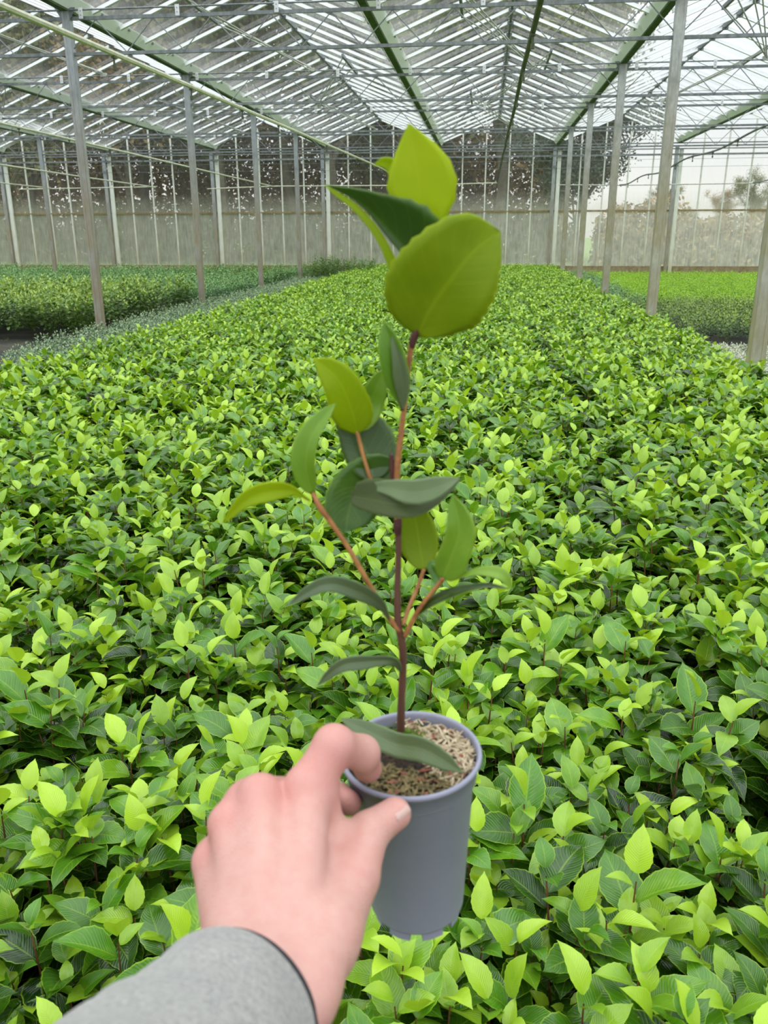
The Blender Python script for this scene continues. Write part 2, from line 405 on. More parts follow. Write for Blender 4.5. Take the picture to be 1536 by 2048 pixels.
for i, x in enumerate(lines[:-1]):
    p = link('wall_column', None, None, (x, YW, 0))
    where = ['far left, mostly hidden', 'at the far left edge', 'second from the left edge', 'third from the left', 'behind the left row of posts', 'behind the held plant', 'at the right end of the camellia bed', 'right of the tall speckled post', 'outside the right edge'][i]
    tag(p, 'grey and white end wall column under a gutter, %s' % where, 'column', 'columns in the glass end wall')
    g = MB(); g.box((-.07, -.13, 1.75), (.09, .08, 3.4)); g.build('steel_post', M['galv'], p)
    g = MB(); g.box((.06, -.08, 1.72), (.10, .07, 3.3)); g.build('white_cover', M['column_white'] if i < 8 else M['mullion'], p)
    g = MB(); g.box((-.07, -.13, 2.95), (.12, .11, .05)); g.build('clamp', M['steel'], p)

# side walls far left / right, so the house is closed
for nm, x in (('wall_left', XMIN), ('wall_right', XMAX)):
    v = [(x, YB, 0), (x, YW, 0), (x, YW, ZG), (x, YB, ZG)]
    tag(link(nm, mesh(nm, v, [(0, 1, 2, 3)], M['pane_high'])), kind='structure')

# ------------------------------------------------------------------ overhead irrigation pipes
def spray(x, y0, label, mat, yend=22.4, z0=2.2, r=.016, wav=0, dx=0, z1=2.41):
    t = link('spray_pipe', None, None, (x, y0, 0)); tag(t, label, 'pipe', 'overhead spray pipes')
    pts = []; L = yend-y0; n = 40
    def P(u):
        return np.array([dx*u, L*u, z0+(z1-z0)*min(1, u*1.4)+wav*math.sin(u*L*1.6)*.03-.0*u])
    for k in range(n+1): pts.append(P(k/n))
    g = MB(); g.tube(pts, r, 8); g.build('pipe', mat, t)
    k = 0; y = .9
    while y < L-.4:
        p = P(y/L); g = MB() if 'noz' not in mull else None
        if g:
            g.tube([(0, 0, -.01), (0, 0, -.06)], .006, 6); g.tube([(0, 0, -.06), (0, 0, -.085)], .011, 8); g.box((0, 0, -.005), (.02, .03, .04))
            mull['noz'] = mesh('nozzle', np.concatenate(g.v), g.f, M['pipe_dark'])
        link('nozzle', mull['noz'], t, p); y += 1.25
    return t
spray(-2.1, 1.5, 'long cream spray pipe from top left corner down to the wall behind the plant', M['pipe'], z0=2.13, dx=.13)
spray(.2, 1.5, 'dark algae-covered spray pipe hanging right of the held plant', M['pipe_dark'], z0=2.2, dx=.03, z1=2.44, r=.015, wav=.5)
spray(3.3, 6.5, 'grey wavy spray pipe on the right in front of the sky', M['steel'], z0=2.48, dx=-.06, z1=2.36, r=.014, wav=1)
spray(-5.4, 6.5, 'cream spray pipe passing behind the large left post', M['pipe'], z0=2.43, dx=-.15, r=.015)
spray(-8.6, 10, 'cream spray pipe entering at the left edge of the photo', M['pipe'], z0=2.44, dx=-.1, r=.015)
spray(-11.5, 14, 'lowest cream spray pipe at the far left', M['pipe'], z0=2.42, dx=-.1, r=.015)
spray(6.4, 11, 'wavy grey spray pipe at the far right edge', M['steel'], z0=2.5, dx=0, r=.014, wav=1)
g = MB(); g.tube([(-12.5, 22.4, 2.39), (-8.8, 22.4, 2.42), (-8.7, 22.4, 2.42)], .013, 8)
tag(g.build('cross_pipe', M['pipe']), 'cream supply pipe crossing level at the far left', 'pipe')
g = MB(); g.tube([(-7.3, 22.42, 2.36), (-5.5, 22.42, 2.41), (-2., 22.42, 2.40), (.23, 22.42, 2.44)], .013, 8)
tag(g.build('cross_pipe', M['pipe']), 'cream supply pipe crossing level behind the held plant', 'pipe')
g = MB(); g.tube([(1.75, 22.42, 2.38), (3.3, 22.42, 2.36), (6.4, 22.42, 2.38), (8, 22.42, 2.5)], .013, 8)
tag(g.build('cross_pipe', M['light_steel']), 'thin pale supply pipe crossing level at the right in front of the sky', 'pipe')

# ------------------------------------------------------------------ vent gear
def vent(i, j, side, label):
    xa = XL+W*i; xm = xa+W/2; y = Y1+DY*j; s = -1 if side == 'left' else 1
    t = link('vent_opener', None, None, (xm, y, 0)); tag(t, label, 'vent opener', 'roof vent push rods')
    x = s*.64; z = ZR-(ZR-ZG)*.64/1.6-.07
    g = MB(); g.bar((x, .85, z), (x, 2.4, z), .035, .045); g.build('vent_rail', M['steel'], t)
    hub = np.array([-s*.32, 3.72, 3.53])
    for yy in (.9, 1.25, 1.8, 2.3):
        g = MB(); g.tube([(x, yy, z-.02), hub+np.array([0, random.uniform(-.05, .05), random.uniform(-.02, .03)])], .009, 6); g.build('push_rod', M['light_steel'], t)
    g = MB(); g.box(hub, (.09, .05, .05)); g.build('gearbox', M['light_steel'], t)
for i, j, s, l in ((0, 0, 'left', 'fan of push rods and dark vent rail in the roof bay left of the plant'), (1, 0, 'left', 'fan of push rods in the central bay near the top of the photo'),
                   (1, 1, 'right', 'fan of push rods on the right slope of the central bay'), (1, 2, 'left', 'small distant fan of push rods deep in the central bay'),
                   (0, 1, 'right', 'fan of push rods deeper in the bay left of the plant'), (0, 2, 'left', 'small distant fan of push rods in the bay left of the plant'),
                   (-1, 0, 'left', 'push rods in the bay above the large left post'), (-1, 2, 'left', 'small distant push rods behind the large left post'), (-2, 1, 'right', 'push rods in the leftmost visible bay'),
                   (2, 0, 'left', 'push rods in the bright bay right of the speckled post'), (2, 1, 'right', 'grey vent gear against the white roof at right'), (3, 2, 'left', 'distant vent gear at the right edge')):
    vent(i, j, s, l)

# ------------------------------------------------------------------ trees outside
def tree_mesh(h, cr, seed, kind, nleaf=5200, low=.18):
    R = np.random.RandomState(seed); rd = random.Random(seed)
    tr = MB(); tips = []
    def grow(p, d, L, r, lv):
        pts = [p]; q = p.copy()
        for k in range(4):
            d = d+R.normal(0, .13, 3); d[2] += .05; d /= np.linalg.norm(d); q = q+d*L/4; pts.append(q.copy())
            if lv >= 2: tips.append(q.copy())
        tr.tube(pts, [r*(1-.14*k) for k in range(5)], 6 if lv < 2 else 4, cap=False)
        if lv >= 4: return
        for k in range(3 if lv else 13):
            u = rd.uniform(.3, 1) if lv else rd.uniform(low/.8, 1)
            b = pts[min(4, int(u*4))]*(1-(u*4-int(u*4)))+pts[min(4, int(u*4)+1)]*(u*4-int(u*4)); a = rd.uniform(0, 6.28); el = rd.uniform(.1, .9)
            nd = np.array([math.cos(a)*math.cos(el), math.sin(a)*math.cos(el), math.sin(el)])*.8+d*.35; nd /= np.linalg.norm(nd)
            grow(b, nd, L*(.55 if lv else .38)*rd.uniform(.8, 1.2), r*.5, lv+1)
    grow(np.array([0, 0, 0.]), np.array([0, 0, 1.]), h*.8, h*.011+.05, 0)
    tips = np.array(tips)
    nl = nleaf; c = tips[R.randint(len(tips), size=nl)]+R.normal(0, cr*.13, (nl, 3))
    a = R.normal(size=(nl, 3)); a /= np.linalg.norm(a, axis=1)[:, None]; b = np.cross(a, R.normal(size=(nl, 3))); b /= np.linalg.norm(b, axis=1)[:, None]
    s = R.uniform(.05, .13, (nl, 1))
    v = np.stack([c-a*s, c+b*s*.6, c+a*s, c-b*s*.6], 1).reshape(-1, 3)
    f = np.arange(nl*4).reshape(-1, 4)
    mt = mesh('trunk', np.concatenate(tr.v), tr.f, M['bark'])
    ml = mesh('crown', v, f, M[kind])
    return mt, ml
TP = [tree_mesh(13, 4, 1, 'tree_leaf_brown', 26000, .12), tree_mesh(14, 4, 2, 'tree_leaf_olive', 30000, .08), tree_mesh(12, 4, 3, 'tree_leaf_olive', 24000, .14), tree_mesh(13, 3, 4, 'conifer_leaf', 30000, .06)]
def tree(x, y, k, sc_, label, cat='tree'):
    t = link('tree', None, None, (x, y, 0)); t.scale = (sc_,)*3; t.rotation_euler.z = random.uniform(0, 6.28)
    tag(t, label, cat, 'trees outside the end wall')
    link('trunk', TP[k][0], t); link('crown', TP[k][1], t)
spec = [(-27, 37, 1), (-23, 41, 0), (-20.5, 36, 2), (-17.5, 43, 1), (-15.5, 37.5, 0), (-12.5, 40, 2), (-10.8, 35.5, 1), (-8.2, 39, 0), (-6.6, 36, 1), (-4.5, 41, 2), (-3, 36.5, 1), (-.9, 39, 0), (.4, 35.5, 1), (2.3, 38.5, 0), (3.6, 35.5, 3)]
for i, (x, y, k) in enumerate(spec):
    nm = ['russet brown leafy tree', 'dense olive tree', 'loose olive brown tree', 'dark evergreen tree'][k]
    pos = 'at the far left' if x < -16 else 'left of the held plant' if x < -8 else 'behind the held plant' if x < -2 else 'right of the held plant' if x < 3 else 'last before the open sky'
    tree(x, y, k, random.uniform(1.1, 1.45) if x < 1.5 else .98 if x < 3 else .66, '%s behind the end wall, %s, %s' % (nm, pos, 'close to the glass' if y < 37 else 'further back' if y > 40 else 'middle distance'))
for i in range(13):
    x = 15+i*4.2+random.uniform(-2, 2)
    tree(x, 112+random.uniform(-8, 12), i % 3, random.uniform(.26, .5), 'distant small grey tree on the horizon, %s along the line' % ['first', 'second', 'third', 'fourth', 'fifth', 'sixth', 'seventh', 'eighth', 'ninth', 'tenth', 'eleventh', 'twelfth', 'last'][i])
def hedge(x0, x1, y, h, label, mat, n, big=1.):
    R = np.random.RandomState(int(abs(x0)*10)); c = np.stack([R.uniform(x0, x1, n), y+R.normal(0, .5, n), R.uniform(0, 1, n)**.8*h*(1+.25*np.sin(R.uniform(x0, x1, n)))], 1)
    c[:, 2] *= 1+.2*np.sin(c[:, 0]*1.3)+.1*np.sin(c[:, 0]*3.1)
    a = R.normal(size=(n, 3)); a /= np.linalg.norm(a, axis=1)[:, None]; b = np.cross(a, R.normal(size=(n, 3))); b /= np.linalg.norm(b, axis=1)[:, None]
    s = R.uniform(.04, .11, (n, 1))*big
    v = np.stack([c-a*s, c+b*s*.6, c+a*s, c-b*s*.6], 1).reshape(-1, 3)
    o = link('hedge', mesh('hedge', v, np.arange(n*4).reshape(-1, 4), mat)); tag(o, label, 'hedge', kind='thing')
hedge(4, 26, 33, 1.75, 'brown scrubby hedge seen through the fogged lower panes at right', M['tree_leaf_brown'], 60000)
hedge(-40, 4, 46.5, 7.8, 'tall thin undergrowth behind the tree trunks at left', M['tree_leaf_brown'], 90000, 1.7)
hedge(-34, 4, 40.5, 1.9, 'brown low undergrowth between the tree trunks at left', M['tree_leaf_olive'], 50000)

# ------------------------------------------------------------------ leaves and plants in the beds
def leaf_geo(L, Wd, nL=8, nW=4, fold=.35, curl=.8, serr=0., wave=0., R=np.random):
    t = np.linspace(0, 1, nL+1)
    prof = np.sin(PI*np.clip(t, 0, 1)**.82)**.85*(1-.25*t**3); prof[-1] = 0; prof[0] = .05
    prof = prof/prof.max()*Wd/2
    if nL >= 10: prof[-2] *= .62
    ang = -curl*t; y = np.concatenate([[0], np.cumsum(np.cos((ang[1:]+ang[:-1])/2))])*L/nL; z = np.concatenate([[0], np.cumsum(np.sin((ang[1:]+ang[:-1])/2))])*L/nL
    us = np.linspace(-1, 1, nW+1); V = []; UV = []; ph = R.uniform(0, 6.28)
    for i in range(nL+1):
        for u in us:
            k = prof[i]*(1+(serr*(1 if i % 2 else -1) if abs(u) == 1 else 0))
            x = u*k; V.append((x*math.cos(fold), y[i], z[i]+abs(x)*math.sin(fold)+wave*abs(u)*L*math.sin(t[i]*9+ph+(1.5 if u > 0 else 0)))); UV.append((u*.5+.5, t[i]))
    n = nW+1
    return np.array(V), [(i*n+j, i*n+j+1, (i+1)*n+j+1, (i+1)*n+j) for i in range(nL) for j in range(nW)], np.array(UV)
def rotm(az, el, tw=0):   # local +Y to direction (az, el above horizon); leaf's upper face looks up/outwards
    d = np.array([math.cos(az)*math.cos(el), math.sin(az)*math.cos(el), math.sin(el)])
    x = np.array([math.sin(az), -math.cos(az), 0]); z = np.cross(x, d)
    c, s = math.cos(tw), math.sin(tw); x, z = c*x+s*z, -s*x+c*z
    return np.stack([x, d, z], 1)
def plant_mesh(seed, h=.27, z0=.09, shoots=4, spread=.045, nleaf=8, L=.062, asp=.5, nL=8, nW=4, serr=0., mat=None, sep_stem=True, top_el=(55, 20), old=0., el_low=5, stem_r=.0016):
    R = np.random.RandomState(seed); V = []; Fc = []; UV = []; AG = []; n = 0; st = MB()
    for s in range(shoots):
        az = s*6.283/shoots+R.uniform(-.5, .5); sp = spread*(R.uniform(.3, 1.1) if s else .15)
        H = h*(R.uniform(.68, 1.0) if s else R.uniform(.9, 1.05))
        b = np.array([0, 0, z0+.3*(H-0)*R.uniform(.1, .5)*.3]); tip = np.array([sp*math.cos(az), sp*math.sin(az), z0+H])
        mid = (b+tip)/2+np.array([math.cos(az), math.sin(az), 0])*sp*.3
        P = lambda u: (1-u)**2*b+2*u*(1-u)*mid+u*u*tip
        st.tube([P(u) for u in (0, .25, .5, .75, .97)], [stem_r*1.6, stem_r*1.3, stem_r*1.1, stem_r, stem_r*.6], 5, cap=False)
        new = R.uniform(-.15, .25)
        for k in range(nleaf):
            u = 1-(k/nleaf)**1.15*.78; q = k/(nleaf-1)
            a = k*2.4+az+R.uniform(-.4, .4)
            el = math.radians(top_el[0]*(1-q)**1.3+el_low+R.uniform(-14, 14))
            if k == 0: el = math.radians(R.uniform(50, 80))
            ll = L*(R.uniform(.85, 1.2) if k > 1 else R.uniform(.5, .8)); 
            v, f, uv = leaf_geo(ll, ll*asp*R.uniform(.88, 1.15), nL, nW, R.uniform(.1, .5), R.uniform(.2, 1.35), serr, .016, R)
            v[:, 1] += .004
            v = v@rotm(a, el, R.uniform(-.35, .35)).T+P(u)
            V.append(v); Fc += [tuple(i+n for i in x) for x in f]; n += len(v); UV.append(uv)
            ag = np.clip(.85-.19*k+new+R.uniform(-.12, .12)-old, .0, 1); AG.append(np.full(len(v), max(ag, R.uniform(.02, .3))))
    me = mesh('foliage', np.concatenate(V), Fc, mat, True, np.concatenate(UV), np.concatenate(AG))
    sm = mesh('stem', np.concatenate(st.v), st.f, M['stem'])
    return me, sm
def in_view(p, mg=60, H=2048):
    d = np.array(p)-C0; z = vf@d
    if z < .15: return False
    x, y = 768+F*(vr@d)/z, 1024-F*(vu@d)/z
    return -mg < x < 1536+mg and y < H+mg*2
_cl = {}
def inst_tree(name, protos, pts, label, cat, group):
    # one object: many copies of the proto meshes on points (rotation, scale and kind stored per point)
    me = bpy.data.meshes.new(name); me.from_pydata([tuple(p[:3]) for p in pts], [], [])
    a = me.attributes.new('rot', 'FLOAT_VECTOR', 'POINT'); a.data.foreach_set('vector', np.array([(p[5], p[6], p[3]) for p in pts], float).ravel())
    a = me.attributes.new('scl', 'FLOAT', 'POINT'); a.data.foreach_set('value', np.array([p[4] for p in pts], float))
    a = me.attributes.new('var', 'INT', 'POINT'); a.data.foreach_set('value', np.array([p[7] for p in pts], np.int32))
    o = link(name, me); tag(o, label, cat, group, 'stuff')
    ng = bpy.data.node_groups.new(name, 'GeometryNodeTree')
    ng.interface.new_socket('Geometry', in_out='INPUT', socket_type='NodeSocketGeometry'); ng.interface.new_socket('Geometry', in_out='OUTPUT', socket_type='NodeSocketGeometry')
    X = ng.nodes; Lk = ng.links.new
    gi = X.new('NodeGroupInput'); go = X.new('NodeGroupOutput'); jn = X.new('GeometryNodeJoinGeometry')
    for pr in reversed(protos):
        jj = X.new('GeometryNodeJoinGeometry')
        for ob in pr:
            oi = X.new('GeometryNodeObjectInfo'); oi.inputs[0].default_value = ob; oi.transform_space = 'ORIGINAL'
            Lk(oi.outputs['Geometry'], jj.inputs[0])
        ti = X.new('GeometryNodeGeometryToInstance'); Lk(jj.outputs[0], ti.inputs[0]); Lk(ti.outputs[0], jn.inputs[0])
    ip = X.new('GeometryNodeInstanceOnPoints'); Lk(gi.outputs[0], ip.inputs['Points']); Lk(jn.outputs[0], ip.inputs['Instance'])
    ip.inputs['Pick Instance'].default_value = True
    def attr(nm, ty):
        q = X.new('GeometryNodeInputNamedAttribute'); q.data_type = ty; q.inputs[0].default_value = nm; return q.outputs[0]
    Lk(attr('var', 'INT'), ip.inputs['Instance Index']); 
    er = X.new('FunctionNodeEulerToRotation'); Lk(attr('rot', 'FLOAT_VECTOR'), er.inputs[0]); Lk(er.outputs[0], ip.inputs['Rotation'])
    Lk(attr('scl', 'FLOAT'), ip.inputs['Scale']); Lk(ip.outputs[0], go.inputs[0])
    md = o.modifiers.new('plants', 'NODES'); md.node_group = ng
    return o
def scatter(poly, sp, jit, z=.3, hole=None, mg=420):
    xs = [p[0] for p in poly]; ys = [p[1] for p in poly]; out = []
    def inside(x, y):
        c = False; n = len(poly)
        for i in range(n):
            (x0, y0), (x1, y1) = poly[i], poly[(i+1) % n]
            if (y0 > y) != (y1 > y) and x < (x1-x0)*(y-y0)/(y1-y0)+x0: c = not c
        return c
    j = 0; y = min(ys)
    while y < max(ys):
        x = min(xs)+(sp/2 if j % 2 else 0)
        while x < max(xs):
            px, py = x+random.uniform(-jit, jit), y+random.uniform(-jit, jit)
            if inside(px, py) and in_view((px, py, z), mg) and not (hole and hole(px, py)): out.append((px, py))
            x += sp
        y += sp*.87; j += 1
    out.sort(key=lambda p: (not in_view((*p, z), 60), math.hypot(*p))); return out
def prm(x, y, nv, s0=.85, s1=1.15, tilt=.12, z=0):
    return (x, y, z, random.uniform(0, 6.283), random.uniform(s0, s1), random.uniform(-tilt, tilt), random.uniform(-tilt, tilt), random.randrange(nv))

# main bed: young camellias in 9 cm pots
cam_pr = [plant_mesh(100+i, h=.27, z0=.085, shoots=3+i % 2, spread=.058, nleaf=9, L=.079, asp=.57, nL=14, nW=4, serr=.03, mat=M['camellia'], old=(0, .1, 0, .25, .05, .15, -.05, .1)[i]) for i in range(8)]
far_pr = [plant_mesh(140+i, h=.27, z0=.085, shoots=4, spread=.05, nleaf=8, L=.070, asp=.55, nL=5, nW=2, mat=M['camellia'], old=(0, .1, 0, .2)[i]) for i in range(4)]
g = MB(); g.lathe([(.030, .0), (.042, .075), (.0445, .075), (.0445, .085), (.041, .085), (.040, .07), (.001, .07)], 14); potm = mesh('pot', np.concatenate(g.v), g.f, M['black_pot'])
def gap(x, y):
    c = .47+.05*math.sin(y*1.7)+.012*y
    if abs(x-c) < .055 and y < 9: return True
    if abs(x-(-.62-.02*y)) < .03 and 1.2 < y < 5 and random.random() < .8: return True
    return random.random() < .035
bed = scatter([(-3.25, .1), (1.9, .1), (1.9, 24.3), (-3.2, 24.3)], .084, .018, .33, gap, 600)
near, rest = bed[:300], bed[300:]
protos = []
zone = [('in the front row', .8), ('in the second row', .95), ('just beyond the front rows', 1.2), ('in the near rows', 1.5), ('a few rows back', 1.8), ('in the rows behind the pot', 99)]
for i, (x, y) in enumerate(near):
    p = prm(x, y, 8); e = link('camellia_plant', None, None, (x, y, 0)); e.rotation_euler = (p[5]*.6, p[6]*.6, p[3]); e.scale = (p[4],)*3
    d_ = np.array((x, y, .33))-C0; sx = 768+F*(vr@d_)/(vf@d_)
    side = 'at the left edge' if sx < 150 else 'left of the hand' if sx < 420 else 'close to the hand' if sx < 740 else 'beside the pot' if sx < 1050 else 'right of the pot' if sx < 1350 else 'at the right edge'
    look = {0: 'lime-tipped', 2: 'lime-tipped', 6: 'yellow-lime', 3: 'dark glossy', 5: 'dark green'}.get(p[7], 'mid-green')
    tag(e, '%s young camellia plant %s, %s' % (look, next(a for a, b in zone if y < b), side), 'camellia plant', 'young camellias in the large bed')
    f_ = link('foliage', cam_pr[p[7]][0], e); s_ = link('stem', cam_pr[p[7]][1], e); link('pot', potm, e)
    if len(protos) < 8 and p[7] == len(protos): protos.append([f_, s_])
mid = [p for p in rest if p[1] < 6]; far = [p for p in rest if p[1] >= 6]
inst_tree('camellia_bed', protos, [prm(x, y, len(protos), .82, 1.2) for x, y in mid]+[], 'rest of the dense bed of young camellias covering the greenhouse floor', 'camellia plants', 'young camellias in the large bed')
fo = []
for i, (a, b) in enumerate(far_pr):
    x, y = sorted(far, key=lambda p: abs(p[0]-.3)+abs(p[1]-7))[i*3]; e = link('camellia_plant', None, None, (x, y, 0)); tag(e, 'small camellia plant in the middle of the large bed, deep behind the held plant', 'camellia plant', 'young camellias in the large bed')
    fo.append([link('foliage', a, e), link('stem', b, e)]); link('pot', potm, e)
inst_tree('camellia_bed_far', fo, [prm(x, y, 4, .82, 1.2) for x, y in far], 'far half of the dense camellia bed reaching to the end wall', 'camellia plants', 'young camellias in the large bed')

def field(name, pts, geos, nind, label, cat, group, s0=.85, s1=1.15, tilt=.15, where=None):
    obs = []; nind = min(nind, sum(in_view((x, y, .3), 60) for x, y in pts))
    for i, (x, y) in enumerate(pts[:nind]):
        p = prm(x, y, len(geos), s0, s1, tilt); k = i if i < len(geos) else p[7]
        o = link(name, geos[k], None, (x, y, 0)); o.rotation_euler = (p[5], p[6], p[3]); o.scale = (p[4],)*3
        tag(o, label+where(x, y) if where else label, cat, group)
        if i < len(geos): obs.append([o])
    if len(pts) > nind:
        inst_tree(name+'_mass', obs, [prm(x, y, len(geos), s0, s1, tilt) for x, y in pts[nind:]], 'many more: '+label, cat, group)
def merged(seed, **k):      # foliage and stems as one small background plant
    a, b = plant_mesh(seed, **k)
    nv = len(a.vertices); v = np.zeros(nv*3); a.vertices.foreach_get('co', v); return a
G_B = [merged(200+i, h=.24, z0=0, shoots=7, spread=.09, nleaf=9, L=.036, asp=.5, nL=4, nW=2, mat=M['camellia_old'], old=.15, top_el=(50, 0)) for i in range(3)]
field('grey_green_plant', scatter([(-4.55, 7.6), (-3.4, 5.2), (-3.3, 24.2), (-4.6, 24.2)], .13, .03, .2), G_B, 300,
      'low grey-green small-leaved plant in the strip left of the camellia bed', 'plant', 'grey-green plants in the left strip')
G_C = [merged(210+i, h=.56, z0=0, shoots=9, spread=.17, nleaf=13, L=.065, asp=.45, nL=5, nW=2, mat=M['tall_leaf'], old=-.05, top_el=(50, 0), el_low=8) for i in range(3)]
field('tall_shrub', scatter([(-10.5, 9.7), (-4.85, 9.7), (-4.75, 13.6), (-13, 13.6)], .235, .05, .5), G_C, 300,
      'tall bushy yellow-green shrub behind the large left post', 'shrub', 'tall shrubs at the left', where=lambda x, y: ', front edge of the block' if y < 10.2 else ', along the post row' if x > -5.5 else ', inside the block' if y < 12 else ', back of the block')
G_F = [merged(220+i, h=.38, z0=0, shoots=8, spread=.15, nleaf=9, L=.055, asp=.45, nL=4, nW=2, mat=M['blue_leaf'], old=.1) for i in range(3)]
field('blue_green_shrub', scatter([(-16.5, 13.9), (-4.75, 13.9), (-4.7, 24.2), (-16.5, 24.2)], .25, .06, .3), G_F, 300,
      'blue-green shrub in the field between the tall shrubs and the end wall', 'shrub', 'blue-green shrubs at far left')
G_E = [merged(230+i, h=.62, z0=0, shoots=11, spread=.22, nleaf=14, L=.055, asp=.45, nL=4, nW=2, mat=M['tall_leaf'], old=.45) for i in range(2)]
field('dark_shrub', scatter([(-4.5, 20.4), (-2.75, 20.4), (-2.75, 22.6), (-4.5, 22.6)], .3, .05, .5), G_E, 300,
      'dark green taller shrub in the clump at the end of the left strip', 'shrub', 'dark clump by the wall')
field('dark_shrub', scatter([(-7.3, 20.), (-4.8, 20.), (-4.8, 21), (-7.3, 21)], .3, .05, .5), G_E, 300,
      'dark green shrub in the low ridge left of the dark clump', 'shrub', 'dark ridge near the wall', .75, .9)
G_D = [merged(240+i, h=.30, z0=0, shoots=10, spread=.15, nleaf=10, L=.042, asp=.4, nL=4, nW=2, mat=M['olive_leaf'], old=.1) for i in range(3)]
field('olive_shrub', scatter([(2.35, 10.), (7.5, 10.), (8.5, 14.2), (2.2, 14.2)], .2, .04, .3), G_D, 300,
      'dark olive small-leaved shrub at the front of the right bed', 'shrub', 'olive shrubs at the right')
G_L = [merged(250+i, h=.24, z0=0, shoots=12, spread=.15, nleaf=8, L=.04, asp=.45, nL=3, nW=2, mat=M['lime_leaf'], old=-.15, top_el=(60, 0)) for i in range(3)]
field('lime_shrub', scatter([(2.6, 14.2), (8.5, 14.2), (13., 24.3), (2.8, 24.3)], .19, .05, .3), G_L, 300,
      'bright lime low shrub toward the wall in the right bed', 'shrub', 'lime shrubs at the right')
field('dull_shrub', scatter([(2.05, 13), (2.55, 13), (2.75, 24), (2.05, 24)], .22, .05, .3), G_F, 300,
      'dull blue-green shrub between the right posts and the lime bed', 'shrub', 'dull shrubs along the right posts', .7, .85)
G_P = [merged(260+i, h=.07, z0=.0, shoots=9, spread=.08, nleaf=6, L=.032, asp=.5, nL=4, nW=2, mat=M['pale_leaf'], old=0) for i in range(2)]
field('pale_plant', scatter([(1.98, 5.5), (4.5, 5.5), (4.5, 9.7), (2., 9.7)], .12, .03, .1), G_P, 300,
      'low pale variegated ground plant beside the post at the right edge', 'plant', 'pale plants at the right edge')
G_W = [merged(270+i, h=.42, z0=.0, shoots=22, spread=.34, nleaf=10, L=.07, asp=.25, nL=4, nW=2, mat=M['weed_leaf'], old=.2, el_low=-25) for i in range(1)]
for (px, py, s) in ((265, 525, 1.), (135, 527, .8), (442, 525, .7), (40, 528, .6)):
    p = atY(px, py, 24.3); o = link('weed_clump', G_W[0], None, (p[0], 24.25, 0)); o.scale = (s, s*.6, s)
    tag(o, 'brownish fern-like weed clump at the foot of the end wall, %s' % {265: 'largest one', 135: 'second from left', 442: 'nearest the held plant', 40: 'at the left edge'}[px], 'weed')
g = MB(); g.tube([(2.30, 5.95, .05), (2.75, 6.1, .45)], .008, 6); tag(g.build('cane', M['stem']), 'thin dark cane leaning by the right edge post', 'cane')

# ------------------------------------------------------------------ potted camellia held up in the hand
PY = .494
rc = atY(822, 1504, PY); pxm = .0495/142                      # rim centre; metres per pixel there
bc = atY(834, 1803, PY+.004)
pot_root = link('potted_camellia', None, None, rc); tag(pot_root, 'young camellia with tall brown stem in a grey plastic pot held by the hand', 'potted plant')
axis = bc-rc; HP = np.linalg.norm(axis); az_ = -axis/HP
ax_ = np.cross((0, 1, 0), az_); ax_ /= np.linalg.norm(ax_); ay_ = np.cross(az_, ax_)
PR = np.stack([ax_, ay_, az_], 1)
def PL(v): return np.asarray(v)@PR.T                          # pot frame (z up along pot axis, origin at rim centre) -> root frame
RR = .0497
m = MT('grey_pot_plastic'); n1 = m.noise(60, 4, m.obj())
col = m.mix(n1, (.245, .250, .325), (.285, .290, .365))
M['pot'] = m.done(m.bsdf(Base_Color=col, Roughness=.48, Specular_IOR_Level=.4, Normal=m.bump(n1, .05, .002)))
g = MB()
g.lathe([(.0445, -.012), (RR-.0032, -.002), (RR-.0030, .0), (RR-.0012, .0012), (RR, 0), (RR+.0004, -.0015), (RR-.001, -.004), (RR-.003, -.0045), (RR-.0036, -.0165), (RR-.0044, -.0175), (RR-.0058, -.019),
         (.0352, -HP+.006), (.0345, -HP+.004), (.0335, -HP+.0035), (.0318, -HP+.003), (.001, -HP+.003)], 96)
g.v[-1] = g.v[-1]
v = PL(np.concatenate(g.v)); po = link('pot', mesh('pot', v, g.f, M['pot'], True), pot_root)
g = MB()
for k in range(8):                                            # feet of the pot
    a0 = 2*PI*k/8+.2; V = []
    for a in (a0, a0+.25, a0+.5):
        for r_ in (.026, .0325):
            for z in (-HP-.0045, -HP+.004): V.append((r_*math.cos(a), r_*math.sin(a), z))
    g.add(PL(V), [(0, 1, 3, 2), (8, 10, 11, 9), (0, 2, 6, 4), (4, 6, 10, 8), (1, 5, 7, 3), (5, 9, 11, 7), (2, 3, 7, 6), (6, 7, 11, 10), (0, 4, 5, 1), (4, 8, 9, 5)])
g.build('pot_feet', M['pot'], po)
